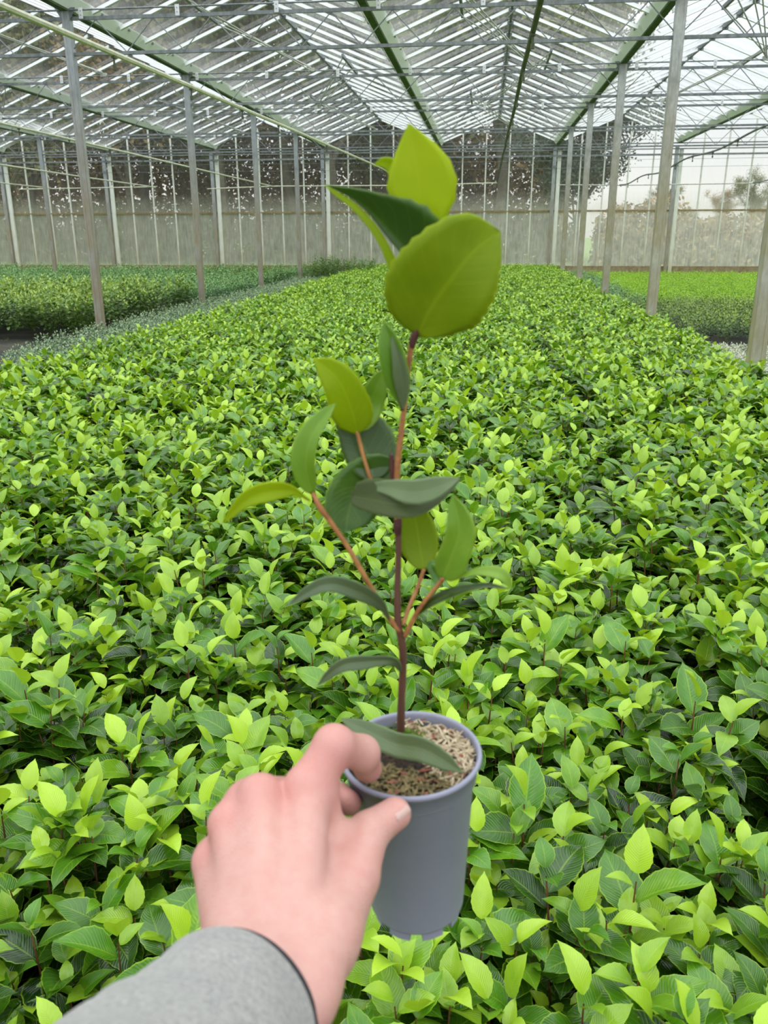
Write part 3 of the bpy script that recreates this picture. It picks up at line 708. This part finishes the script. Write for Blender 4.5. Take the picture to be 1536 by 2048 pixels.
# soil, bark mulch, moss
m = MT('potting_soil'); n1 = m.noise(160, 5, m.obj(), .7)
M['soil'] = m.done(m.bsdf(Base_Color=m.mix(m.ramp(n1, (.4, 0.), (.7, 1.)), (.015, .010, .006), (.085, .05, .025)), Roughness=.95, Normal=m.bump(n1, .8, .004)))
R = np.random.RandomState(5); V = []; Fc = []; nr, na = 18, 60
for i in range(nr+1):
    for k in range(na):
        r_ = (RR-.0042)*i/nr; a = 2*PI*k/na
        V.append((r_*math.cos(a), r_*math.sin(a), -.009+.004*(1-(i/nr)**2)+R.normal(0, .0007)))
Fc = [(i*na+k, i*na+(k+1) % na, (i+1)*na+(k+1) % na, (i+1)*na+k) for i in range(nr) for k in range(na)]
link('soil', mesh('soil', PL(V), Fc, M['soil'], True), pot_root)
def chips(n, cols, ang, rmin, name, mat, seed, z0=-.0055, L=(.003, .011), r=.0007):
    R = np.random.RandomState(seed); g = MB()
    for _ in range(n):
        a = R.uniform(*ang); rr = (RR-.006)*math.sqrt(R.uniform(rmin, 1)); b = R.uniform(0, 6.28); l = R.uniform(*L); t = R.uniform(-.3, .45)
        p = np.array([rr*math.cos(a), rr*math.sin(a), z0+R.uniform(-.001, .0025)]); d = np.array([math.cos(b), math.sin(b), t])*l/2
        g.tube([PL(p-d), PL(p), PL(p+d)], [r*.6, r*R.uniform(.8, 1.7), r*.5], 5)
    o = g.build(name, mat, pot_root); o['kind'] = 'stuff'; return o
M['chip'] = plain('straw_coloured_bark_fibre', (.30, .22, .12), (.62, .52, .36), .8, 150)
M['chip_red'] = plain('red_brown_bark', (.18, .05, .03), (.30, .11, .07), .8, 150)
M['chip_dark'] = plain('olive_brown_fibre', (.10, .08, .03), (.26, .20, .08), .8, 150)
chips(430, None, (-.75, 1.9), .08, 'bark_fibre', M['chip'], 1)
chips(40, None, (-1.9, 1.9), .1, 'red_bark', M['chip_red'], 2, r=.0011)
chips(260, None, (-2.6, -.5), .1, 'dark_fibre', M['chip_dark'], 3)
M['moss'] = plain('bright_moss', (.07, .16, .01), (.26, .42, .03), .8, 200)
R = np.random.RandomState(8); g = MB()
for _ in range(1500):
    a = R.uniform(0, 6.28); rr = .014*abs(R.normal(0, .6)); c = np.array([-.004+rr*1.25*math.cos(a), .024+rr*math.sin(a), -.006])
    g.tube([PL(c), PL(c+np.array([R.normal(0, .0012), R.normal(0, .0012), R.uniform(.001, .0065)*max(.3, 1-rr/.02)]))], [.0005, .0002], 3, cap=False)
o = g.build('moss', M['moss'], pot_root); o['kind'] = 'stuff'

PP = PY+.010
# stem and twigs, traced in the plane of the pot and given their own distances
m = MT('camellia_bark'); n1 = m.noise(90, 4, m.maps(m.obj(), (1, 1, .3)), .7)
z = m.n('SeparateXYZ', {0: m.obj()}).outputs[2]
up = m.n('MapRange', {0: z, 1: .06, 2: .15, 3: 0., 4: 1.}).outputs[0]
M['bark_low'] = m.done(m.bsdf(Base_Color=m.mix(n1, (.055, .022, .014), (.17, .075, .045)), Roughness=.6, Normal=m.bump(n1, .4, .001)))
M['bark_new'] = plain('orange_young_bark', (.24, .085, .03), (.52, .24, .08), .5, 70)
M['bark_node'] = plain('dark_bud_scale', (.05, .015, .012), (.11, .03, .025), .6, 120)
def px_tube(g, pts, rpx, n=10):
    P = [atY(x, y, PP+o)-rc for x, y, o in pts]
    P = smooth_path(P, 5); rr = np.interp(np.linspace(0, 1, len(P)), np.linspace(0, 1, len(rpx)), rpx)
    g.tube(P, [r*pxm*.88 for r in rr], n)
def smooth_path(P, k):
    P = [np.array(p) for p in P]; out = []
    for i in range(len(P)-1):
        p0, p1, p2, p3 = P[max(i-1, 0)], P[i], P[i+1], P[min(i+2, len(P)-1)]
        for j in range(k):
            t = j/k; out.append(.5*((2*p1)+(-p0+p2)*t+(2*p0-5*p1+4*p2-p3)*t*t+(-p0+3*p1-3*p2+p3)*t**3))
    out.append(P[-1]); return out
g = MB(); px_tube(g, [(801, 1472, .018), (803, 1400, .013), (806, 1330, .007), (804, 1285, .003), (796, 1245, 0), (795, 1180, 0), (797, 1100, 0), (796, 1055, 0)], [10.5, 9, 8.5, 9, 8.5, 7, 6.5, 7])
g.build('stem', M['bark_low'], pot_root, True)
g = MB(); px_tube(g, [(796, 1060, 0), (794, 1000, 0), (795, 930, 0), (803, 860, 0), (810, 800, -.002), (817, 730, -.004), (823, 690, -.005)], [7, 6.5, 6.5, 5.5, 5.5, 5.5, 6])
g.build('young_stem', M['bark_new'], pot_root, True)
for pts_, rr_ in (([(823, 695, -.005), (829, 672, -.006), (838, 645, -.006), (846, 600, -.004)], [6, 8, 6, 3]), ([(796, 1070, 0), (795, 1052, 0), (797, 1035, 0)], [7, 10, 7]),
                  ([(785, 990, .001), (785, 940, .002), (782, 908, .002)], [6, 6, 4]), ([(806, 820, -.002), (801, 800, -.003), (800, 780, -.003)], [5, 6, 3])):
    g = MB(); px_tube(g, pts_, rr_); g.build('bud_scale', M['bark_node'], pot_root, True)
g = MB(); px_tube(g, [(800, 1262, 0), (775, 1232, -.003), (752, 1192, -.006), (722, 1140, -.010), (695, 1093, -.013), (662, 1045, -.016), (640, 1015, -.018), (625, 985, -.018)], [7, 6, 5.5, 5.5, 5, 5.5, 6.5, 4])
g.build('twig', M['bark_new'], pot_root, True)
g = MB(); px_tube(g, [(796, 1030, .002), (765, 1000, .006), (745, 968, .008), (732, 930, .009), (722, 895, .009), (714, 862, .008)], [5, 4.5, 4.5, 4, 4, 4])
g.build('twig', M['bark_new'], pot_root, True)
g = MB(); px_tube(g, [(810, 1272, 0), (828, 1236, -.004), (848, 1205, -.008), (870, 1178, -.012), (888, 1155, -.014)], [6, 5.5, 5, 4.5, 5])
g.build('twig', M['bark_new'], pot_root, True)
g = MB(); px_tube(g, [(806, 1250, 0), (818, 1215, .006), (835, 1175, .012), (848, 1138, .014)], [5, 4.5, 4.5, 4])
g.build('twig', M['bark_new'], pot_root, True)

M['leaf_lime'] = leafmat('backlit_young_leaf', (.24, .37, .006), (.37, .51, .006), (.54, .66, .02), .42, .5, .5, .25, .3, .08)
M['leaf_olive'] = leafmat('olive_young_leaf', (.13, .23, .006), (.23, .35, .006), (.44, .56, .02), .42, .42, .55, .3, .3, .08)
M['leaf_green'] = leafmat('mid_green_leaf', (.05, .17, .010), (.15, .33, .018), (.36, .54, .05), .32, .3, .6, .3, .6, .12)
M['leaf_dark'] = leafmat('dark_leaf', (.035, .07, .010), (.045, .125, .012), (.28, .45, .05), .26, .15, .3, .15, .5, .12)
M['leaf_under'] = leafmat('olive_leaf_underside', (.05, .07, .018), (.06, .09, .02), (.2, .28, .06), .5, .15, .3, .15, .3, .1)
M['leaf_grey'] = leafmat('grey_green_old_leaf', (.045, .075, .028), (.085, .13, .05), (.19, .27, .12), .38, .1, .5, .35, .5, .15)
def held_leaf(mat, pts, wpx, twist=0., fold=.2, curl=0., wprof=None, label=None, age=.5, asym=(1, 1), n=22, nw=8, wave=0., blunt=.62):
    # pts: midrib, pixel path + own distance offset; width in pixels; twist turns the blade about its midrib
    P = smooth_path([atY(x, y, PP+o)-rc for x, y, o in pts], 12); P = np.array(P)
    s = np.r_[0, np.cumsum(np.linalg.norm(np.diff(P, axis=0), axis=1))]; s /= s[-1]; t = np.linspace(0, 1, n+1)
    P = np.stack([np.interp(t, s, P[:, i]) for i in range(3)], 1)
    T = np.gradient(P, axis=0); T /= np.linalg.norm(T, axis=1)[:, None]
    prof = np.sin(PI*t**.86)**blunt*(1-.12*t) if wprof is None else np.interp(t, np.linspace(0, 1, len(wprof)), wprof)
    prof = prof.copy(); prof /= prof.max(); prof[0] = .04; prof[-1] = 0
    if wprof is None: prof[-2] *= .62
    tw = twist if hasattr(twist, '__len__') else (twist, twist); fo = fold if hasattr(fold, '__len__') else (fold, fold)
    V = []; UV = []
    for i in range(n+1):
        view = -(P[i]+rc-C0); view /= np.linalg.norm(view); S = np.cross(T[i], view); S /= np.linalg.norm(S); Nn = np.cross(S, T[i])
        a = math.radians(np.interp(t[i], np.linspace(0, 1, len(tw)), tw)); S, Nn = math.cos(a)*S+math.sin(a)*Nn, -math.sin(a)*S+math.cos(a)*Nn
        ff = np.interp(t[i], np.linspace(0, 1, len(fo)), fo)
        for j in range(nw+1):
            u = 2*j/nw-1; k = abs(u)*prof[i]*wpx*pxm/2*.93*(asym[0] if u < 0 else asym[1])
            if j in (0, nw): k *= 1+.02*(1 if i % 2 else -1)
            V.append(P[i]+S*k*math.cos(ff)*(1 if u > 0 else -1)+Nn*(k*math.sin(ff)-curl*k*abs(u)+wave*pxm*abs(u)*math.sin(t[i]*13+u*2))); UV.append((u*.5+.5, t[i]))
    m_ = nw+1; Fc = [(i*m_+j, i*m_+j+1, (i+1)*m_+j+1, (i+1)*m_+j) for i in range(n) for j in range(nw)]
    nv = len(V); V = np.array(V); UV = np.array(UV)
    o = link('leaf', mesh('leaf', V, Fc, M[mat], True, UV, np.full(nv, age)), pot_root)
    so = o.modifiers.new('thickness', 'SOLIDIFY'); so.thickness = .0004; so.offset = 0
    if label: o['label'] = label
    return o
HL = held_leaf
# topmost pair and the folded leaf beside them
HL('leaf_lime', [(846, 610, -.003), (838, 520, .004), (840, 440, .006), (836, 350, .004), (817, 246, .002)], 134, 6, .22, age=.62, wprof=[.03, .04, .05, .08, .28, .72, .95, 1, .80, .44, 0], label='upright bright lime top leaf', asym=(.85, 1.05))
HL('leaf_olive', [(834, 672, -.006), (862, 615, -.014), (905, 555, -.020), (950, 500, -.020), (1001, 462, -.016)], 188, -8, .16, age=.45, wprof=[.10, .56, .80, .95, 1, .98, .93, .84, .70, .48, 0], label='broad olive leaf overlapping the top leaf', asym=(1.1, .92), wave=2)
HL('leaf_dark', [(838, 640, 0), (826, 530, .006), (778, 462, .006), (720, 405, .004), (650, 369, .002)], 180, (8, 10, 15, 25, 20), (.1, .2, .3, .3, .2), age=.35, asym=(.12, 1.0), wprof=[.05, .2, .45, .75, 1, 1, .85, .55, .3, .12, 0], label='folded dark glossy leaf with a lime edge')
HL('leaf_lime', [(838, 635, .002), (812, 575, .003), (770, 480, .001), (715, 412, .0), (646, 368, .0)], 34, 10, .3, age=.5, asym=(1, .15), wprof=[.3, .7, .9, 1, .9, .8, .75, .7, .6, .5, 0], label='lime folded underside')
HL('leaf_lime', [(800, 370, .014), (786, 335, .014), (768, 325, .013), (747, 331, .012)], 26, 10, .2, age=.5, wprof=[.4, 1, 1, .7, 0])
# mid height
HL('leaf_green', [(806, 822, -.002), (800, 770, -.006), (785, 700, -.010), (768, 642, -.010)], 62, 15, .55, age=.45, wprof=[.06, .35, .7, .95, 1, .95, .85, .55, 0], label='narrow folded leaf close to the stem')
HL('leaf_grey', [(806, 822, -.003), (806, 770, -.009), (797, 715, -.012), (782, 668, -.012)], 34, 20, .4, age=.7, wprof=[.05, .5, .9, 1, .8, .5, 0])
HL('leaf_lime', [(715, 868, .008), (705, 825, .002), (683, 770, -.003), (655, 738, -.004), (628, 718, -.004)], 84, 5, .2, age=.5, wprof=[.07, .75, .98, 1, .93, .85, .72, .5, 0], label='yellow lime leaf pointing up left')
HL('leaf_green', [(722, 862, .012), (738, 810, .018), (752, 775, .018), (766, 738, .018)], 58, -10, .2, age=.75, label='pale green leaf behind the lime leaf')
HL('leaf_green', [(625, 988, -.018), (612, 930, -.022), (625, 870, -.022), (672, 806, -.018)], 56, (10, 25, 30), .35, age=.55, asym=(1.05, .8), label='upright curved green leaf')
HL('leaf_dark', [(748, 962, .010), (735, 910, .016), (712, 862, .018), (672, 820, .016)], 120, 0, .15, age=.35, asym=(.8, 1.1), label='dark glossy leaf with pale sheen')
HL('leaf_dark', [(800, 925, .012), (752, 952, .014), (705, 1000, .010), (690, 1066, .004)], 125, 5, .25, age=.45, asym=(1.0, .95), wprof=[.1, .6, .85, .95, 1, 1, .93, .75, 0], label='dark leaf hanging behind the saddle-shaped leaf')
HL('leaf_lime', [(620, 1002, -.018), (585, 982, -.024), (540, 984, -.030), (490, 1002, -.034), (446, 1048, -.034)], 46, (30, 10, 5), .35, age=.6, wprof=[.15, .2, .45, .85, 1, 1, .9, .7, .5, .3, 0], asym=(.8, 1.0), label='long lime leaf drooping to the left')
# saddle-shaped leaf in front of the stem
HL('leaf_under', [(702, 992, -.012), (745, 1000, -.022), (800, 1010, -.026), (850, 1003, -.018), (922, 958, .004)], 88, (5, 10, 20, 30), (.15, .2, .3, .4), age=.12, wprof=[.5, .86, 1, 1, .98, .85, .68, .45, 0], asym=(1, .62), label='dark saddle-shaped leaf seen from the side')
HL('leaf_grey', [(728, 972, -.014), (775, 975, -.024), (825, 984, -.030), (868, 976, -.024), (920, 956, .001)], 50, (0, -10, -5), .1, age=.9, wprof=[.1, .35, .6, .9, 1, .9, .65, .35, 0], label='greyish top of the saddle-shaped leaf, its light painted in')  # separate paler blade; the light on the leaf's top is in its colour
HL('leaf_olive', [(848, 1140, .014), (840, 1095, .020), (832, 1045, .022), (824, 995, .020)], 82, 0, .12, age=.5, label='olive leaf right of the stem')
HL('leaf_green', [(885, 1158, -.014), (902, 1115, -.018), (918, 1060, -.020), (905, 988, -.018)], 72, (8, 0, 12), .3, age=.5, asym=(.8, 1.05), wprof=[.3, .85, 1, .95, .92, .9, .75, .5, 0], label='bright green leaf curving upright at the right')
HL('leaf_green', [(886, 1158, -.014), (925, 1150, -.020), (965, 1142, -.024), (1005, 1150, -.026), (1024, 1180, -.026)], 26, (20, 10), .2, age=.85, wprof=[.2, .35, .45, .5, .8, 1, .8, 0], label='small lime leaf tip bending down at the right')
HL('leaf_dark', [(832, 1232, -.004), (865, 1205, -.010), (915, 1184, -.016), (970, 1172, -.020), (1020, 1178, -.020)], 30, (50, 35), .3, age=.1, wprof=[.2, .6, .9, 1, .9, .65, .5, .35, 0], label='dark leaf seen edge-on at the right')
HL('leaf_green', [(880, 1170, -.013), (872, 1150, -.004), (862, 1130, 0), (880, 1125, .004)], 22, 30, .3, age=.2)
HL('leaf_grey', [(783, 1250, -.002), (762, 1212, -.010), (715, 1184, -.020), (650, 1170, -.028), (574, 1212, -.032)], 44, (25, 5, -10), .3, age=.35, wprof=[.1, .25, .7, .95, 1, .95, .8, .55, 0], asym=(.75, .9), label='dark grey-green arching leaf at the left')
HL('leaf_grey', [(802, 1345, 0), (786, 1322, -.006), (730, 1324, -.014), (680, 1333, -.018), (634, 1372, -.018)], 32, (35, 10, 0), .3, age=.45, wprof=[.15, .6, .7, .8, 1, .95, .75, .5, 0], label='narrow grey-green leaf low at the left')
HL('leaf_grey', [(682, 1437, -.008), (735, 1462, -.014), (790, 1488, -.024), (850, 1500, -.032), (928, 1546, -.040)], 56, (10, 0, -20, -25), (.1, .25, .2), age=.5, wprof=[.1, .55, .8, .9, .95, 1, .9, .65, 0], label='grey-green leaf lying across the pot rim')

# ------------------------------------------------------------------ the hand and its sleeve
def surface_nets(S, org, h):
    nx, ny, nz = S.shape; ins = S < 0
    cells = np.zeros((nx-1, ny-1, nz-1), int); 
    for a in (0, 1):
        for b in (0, 1):
            for c in (0, 1): cells += ins[a:nx-1+a, b:ny-1+b, c:nz-1+c]
    act = (cells > 0) & (cells < 8); idx = -np.ones(act.shape, int); I = np.argwhere(act); idx[act] = np.arange(len(I))
    acc = np.zeros((len(I), 3)); cnt = np.zeros(len(I))
    cor = [(a, b, c) for a in (0, 1) for b in (0, 1) for c in (0, 1)]
    for p in cor:
        for ax in range(3):
            if p[ax]: continue
            q = list(p); q[ax] = 1
            s0 = S[I[:, 0]+p[0], I[:, 1]+p[1], I[:, 2]+p[2]]; s1 = S[I[:, 0]+q[0], I[:, 1]+q[1], I[:, 2]+q[2]]
            k = (s0 < 0) != (s1 < 0); t = np.where(k, s0/np.where(k, s0-s1, 1), 0)
            e = np.tile(np.array(p, float), (len(I), 1)); e[:, ax] = t
            acc[k] += e[k]; cnt[k] += 1
    V = (I+acc/cnt[:, None])*h+org; Fc = []
    for ax in range(3):
        b, c = [(1, 2), (2, 0), (0, 1)][ax]
        lo = [slice(None)]*3; hi = [slice(None)]*3; lo[ax] = slice(0, -1); hi[ax] = slice(1, None)
        E = np.argwhere(ins[tuple(lo)] != ins[tuple(hi)])
        E = E[(E[:, b] > 0) & (E[:, c] > 0) & (E[:, b] < S.shape[b]-1) & (E[:, c] < S.shape[c]-1)]
        db = np.zeros(3, int); db[b] = 1; dc = np.zeros(3, int); dc[c] = 1
        q = np.stack([idx[tuple((E-d).T)] for d in (0*db, db, db+dc, dc)], 1)
        fl = ins[tuple(E.T)]; q[~fl] = q[~fl][:, ::-1]; Fc.append(q)
    Fc = np.concatenate(Fc); return V, Fc[(Fc >= 0).all(1)]
def cone_d(X, a, b, ra, rb):
    a, b = np.array(a), np.array(b); ba = b-a; t = np.clip(((X-a)@ba)/(ba@ba), 0, 1)
    return np.linalg.norm(X-a-t[..., None]*ba, axis=-1)-(ra+(rb-ra)*t)
def smin(a, b, k): h = np.clip(.5+.5*(b-a)/k, 0, 1); return b*(1-h)+a*h-k*h*(1-h)
def sphere_d(X, c, r): return np.linalg.norm(X-np.array(c), axis=-1)-r
def Q(x, y, d):        # camera-frame millimetres for a photo point at optical depth d
    return np.array([(x-768)/F*d, -(y-1024)/F*d, -d])*1000
WR_U, WR_M, WR_R = Q(476, 1935, .418), Q(540, 1960, .412), Q(606, 1974, .412)
MCP = {'i': Q(618, 1574, .498), 'm': Q(522, 1592, .492), 'r': Q(460, 1648, .490), 'p': Q(428, 1722, .490)}
fing = {
 'i': [(MCP['i'], 14.2), (Q(668, 1492, .506), 12.0), (Q(724, 1506, .528), 10.6), (Q(736, 1537, .545), 9.4)],
 'm': [(MCP['m'], 12.0), (Q(606, 1586, .545), 9.8), (Q(676, 1592, .566), 9.2), (Q(698, 1606, .556), 8.6)],
 'r': [(MCP['r'], 11.2), (Q(530, 1668, .548), 9.4), (Q(620, 1700, .575), 8.6), (Q(672, 1716, .575), 7.8)],
 'p': [(MCP['p'], 10.2), (Q(475, 1756, .535), 8.6), (Q(560, 1800, .560), 7.6), (Q(630, 1806, .570), 7.0)]}
TH = [(Q(640, 1900, .440), 17), (Q(706, 1752, .482), 15.2), (Q(738, 1664, .508), 12.4), (Q(788, 1628, .523), 10.2)]
hmm = 1.25
allp = np.array([p for f_ in fing.values() for p, r in f_]+[p for p, r in TH]+[WR_U, WR_R, Q(455, 2075, .36)])
lo, hi = allp.min(0)-24, allp.max(0)+24
gx = [np.arange(lo[i], hi[i], hmm) for i in range(3)]
X = np.stack(np.meshgrid(*gx, indexing='ij'), -1).astype(np.float32)
palm = None
mets = [('i', WR_R*.75+WR_M*.25, 13.5, 12.6), ('m', WR_M, 15, 12.6), ('r', WR_M*.45+WR_U*.55, 15, 12), ('p', WR_U, 14, 11.2)]
for k, wpt, r0, r1 in mets:
    d = cone_d(X, wpt, MCP[k], r0, r1); palm = d if palm is None else smin(palm, d, 9)
inn = np.array([0, 0, -11.])       # palm body lies deeper, away from the camera
palm = smin(palm, cone_d(X, WR_M+inn*.6, (MCP['m']+MCP['r'])/2+inn, 15, 15), 10)
palm = smin(palm, cone_d(X, WR_U+inn*.3, MCP['p']+inn*.8, 13, 11.5), 10)
palm = smin(palm, cone_d(X, Q(636, 1590, .500), Q(652, 1655, .502), 13, 11), 8)
# forearm
FA = Q(400, 2110, .372)
for a, b in ((WR_U, FA+np.array([-14, 6, 0])), (WR_R, FA+np.array([20, -14, 0])), (WR_M, FA)):
    palm = smin(palm, cone_d(X, a, b, 15, 20), 12)
palm = smin(palm, cone_d(X, Q(655, 1870, .442), Q(612, 2000, .404), 15, 14.5), 12)
# thumb with its ball and the web to the index
th = None
for (a, ra), (b, rb) in zip(TH[:-1], TH[1:]):
    d = cone_d(X, a, b, ra, rb); th = d if th is None else smin(th, d, 3.5)
th = smin(th, sphere_d(X, TH[3][0]+np.array([1.2, .6, 1.2]), 9.2), 3)
palm = smin(palm, th, 11)
palm = smin(palm, cone_d(X, Q(600, 1850, .446), Q(655, 1690, .498), 15, 11), 12)
palm = smin(palm, cone_d(X, Q(650, 1870, .440), Q(690, 1760, .482), 15, 12), 12)
S = palm
for k, f_ in fing.items():
    d = None
    for (a, ra), (b, rb) in zip(f_[:-1], f_[1:]):
        e_ = cone_d(X, a, b, ra, rb); d = e_ if d is None else smin(d, e_, 6 if k == 'i' else 2.5)
    d = smin(d, sphere_d(X, f_[1][0]+np.array([0, 1.4, 1.2]), f_[1][1]*.98), 3)
    S = smin(S, d, 5.5 if k == 'i' else 4)
for k, (ox, oy, oz) in (('i', (-2, 1.5, 3.4)), ('m', (-.5, 1, 2.6)), ('r', (-.5, .5, 2.0)), ('p', (0, 0, 1.5))):     # knuckles
    S = smin(S, sphere_d(X, MCP[k]+np.array([ox, oy, oz]), 10.8), 5)
for k, wpt in (('i', WR_R*.5+WR_M*.5), ('m', WR_M), ('r', WR_M*.5+WR_U*.5)):     # tendons on the back
    a = wpt+np.array([0, 4, 13.0]); b = MCP[k]+np.array([0, 0, 10.5]); S = smin(S, cone_d(X, a, b, 1.2, 2.4), 5)
V, Fc = surface_nets(S, lo, hmm)
def smooth_mesh(V, Fc, it, lam=.5):
    E = np.concatenate([Fc[:, [0, 1]], Fc[:, [1, 2]], Fc[:, [2, 3]], Fc[:, [3, 0]]]); E = np.concatenate([E, E[:, ::-1]])
    cnt = np.bincount(E[:, 0], minlength=len(V))[:, None]
    for _ in range(it):
        A = np.stack([np.bincount(E[:, 0], V[E[:, 1], i], minlength=len(V)) for i in range(3)], 1)/np.maximum(cnt, 1)
        V = V+lam*(A-V)
    return V
V = smooth_mesh(V, Fc, 3)
CM = np.stack([vr, vu, -vf], 1)
def cw(v): return (np.asarray(v)/1000)@CM.T+C0
# skin redness: knuckles and fingertips carry more blood
def red(V):
    r = np.zeros(len(V))
    for c, s, a in [(MCP[k], 13, .8) for k in MCP]+[(fing['i'][1][0], 12, .9), (fing['i'][3][0], 10, .8), (TH[3][0], 9, .5), (TH[1][0], 14, .45), (fing['m'][3][0], 12, .9)]:
        r += a*np.exp(-((np.linalg.norm(V-c, axis=1)-10).clip(0)/s)**2)
    return r.clip(0, 1)
m = MT('skin'); o_ = m.obj(); rd = m.n('Attribute', attribute_name='age').outputs['Fac']
n1 = m.noise(38, 5, o_, .6); n2 = m.noise(130, 4, o_, .6); n3 = m.n('TexVoronoi', {'Scale': 650, 'Vector': o_}).outputs[0]
col = m.mix(n1, (.52, .275, .230), (.62, .365, .318))
col = m.mix(m.math('MULTIPLY', m.ramp(n2, (.42, 0.), (.7, 1.)), .35), col, (.52, .22, .19))
col = m.mix(m.math('MULTIPLY', rd, .45), col, (.56, .21, .19))
vn = m.noise(16, 2, m.maps(o_, (1, 1, .4)), .5)
col = m.mix(m.ramp(vn, (.60, 0.), (.68, .22)), col, (.42, .33, .36))
M['skin'] = m.done(m.bsdf(Base_Color=col, Roughness=.5, Specular_IOR_Level=.35, Subsurface_Weight=.12, Subsurface_Scale=.006, Subsurface_Radius=(1., .35, .2), Normal=m.bump(m.math('ADD', n3, n2), .25, .0006)))
person = link('person', None); bpy.data.objects.remove(person)
hand = mesh('hand', cw(V), Fc, M['skin'], True, age=red(V))
hand = link('person', hand); tag(hand, 'left hand of a person in grey sleeve, pinching the rim of a grey pot', 'person')
# thumb nail
tdir = TH[3][0]-TH[2][0]; tdir /= np.linalg.norm(tdir); tn = np.array([.28, .22, .93]); tn -= tdir*(tn@tdir); tn /= np.linalg.norm(tn); tsd = np.cross(tdir, tn)
Vn = []; nn = 12
for i in range(nn+1):
    for j in range(nn+1):
        u, v_ = 2*i/nn-1, 2*j/nn-1; uu = u*math.sqrt(1-v_*v_/2); vv = v_*math.sqrt(1-u*u/2)
        p = TH[3][0]+tdir*(-.8+uu*6.6)+tsd*(math.sin(vv*.85)*7.0)+tn*(math.cos(vv*.85)*9.8+1.9-.9*max(0, uu)**2-.5*max(0, -uu))
        Vn.append(cw(p))
M['nail'] = plain('fingernail', (.50, .31, .27), (.56, .37, .33), .35, 80, .1)
nl = link('nail', mesh('nail', Vn, [(i*(nn+1)+j, i*(nn+1)+j+1, (i+1)*(nn+1)+j+1, (i+1)*(nn+1)+j) for i in range(nn) for j in range(nn)], M['nail'], True), hand)
so = nl.modifiers.new('thickness', 'SOLIDIFY'); so.thickness = .0009; so.offset = -1

# sleeve
m = MT('grey_melange_fleece'); o_ = m.obj(); n1 = m.noise(420, 3, o_, .7); n2 = m.noise(26, 4, o_, .6)
col = m.mix(m.ramp(n1, (.3, 0.), (.7, 1.)), (.19, .186, .178), (.40, .39, .37)); col = m.mix(m.ramp(n2, (.35, 0.), (.7, .45)), col, (.22, .215, .21))
M['fleece'] = m.done(m.bsdf(Base_Color=col, Roughness=.95, Sheen_Weight=.3, Normal=m.bump(m.math('ADD', n1, n2), .5, .0025)))
M['lining'] = plain('black_knit_lining', (.012, .012, .016), (.03, .03, .04), .9, 300, .4)
A0 = Q(452, 2050, .392); A1 = Q(190, 2420, .275)
ad = A1-A0; AL = np.linalg.norm(ad); ad /= AL
e1 = np.cross(ad, (0, 0, 1.)); e1 /= np.linalg.norm(e1); e2 = np.cross(ad, e1)
def sleeve_ring(s, r1, r2, ph=0, off=0):
    c = A0+ad*s+np.array([off, off*.4, 0.]); out = []
    for k in range(72):
        g_ = 2*PI*k/72; wv = 1+.02*math.sin(3*g_+s*.05+ph)+.012*math.sin(7*g_+s*.11)*min(1, s/20+.2)
        out.append(c+wv*(r1*math.cos(g_)*e1+r2*math.sin(g_)*e2))
    return out
def rings(name, spec, mat, off=0):
    Vr = []; 
    for s, r1, r2 in spec: Vr += sleeve_ring(s, r1, r2, 0, off)
    n = 72; m_ = len(spec)
    return link(name, mesh(name, [cw(p) for p in Vr], [(i*n+k, i*n+(k+1) % n, (i+1)*n+(k+1) % n, (i+1)*n+k) for i in range(m_-1) for k in range(n)], mat, True), hand)
RA = 43.5
rings('sleeve', [(14, RA-3, RA-3), (3, RA-2.4, RA-2.4), (0, RA-1, RA-1), (-.5, RA, RA), (1.2, RA+1.3, RA+1.3), (8, RA+1.6, RA+1.6), (13, RA+.8, RA+.8), (15, RA+1.6, RA+1.6)]+[(20+8*k, RA+2+k*.9+1.1*math.sin(k*1.7), RA+2+k*.9+1.1*math.sin(k*1.7)) for k in range(14)], M['fleece'])
rings('sleeve_lining', [(16, RA-6, RA-6), (2, RA-5, RA-5), (-4.2, RA-3.4, RA-3.4), (-5, RA-2.6, RA-2.6), (-4, RA-2, RA-2), (9, RA-3.2, RA-3.2)], M['lining'], 2.6)
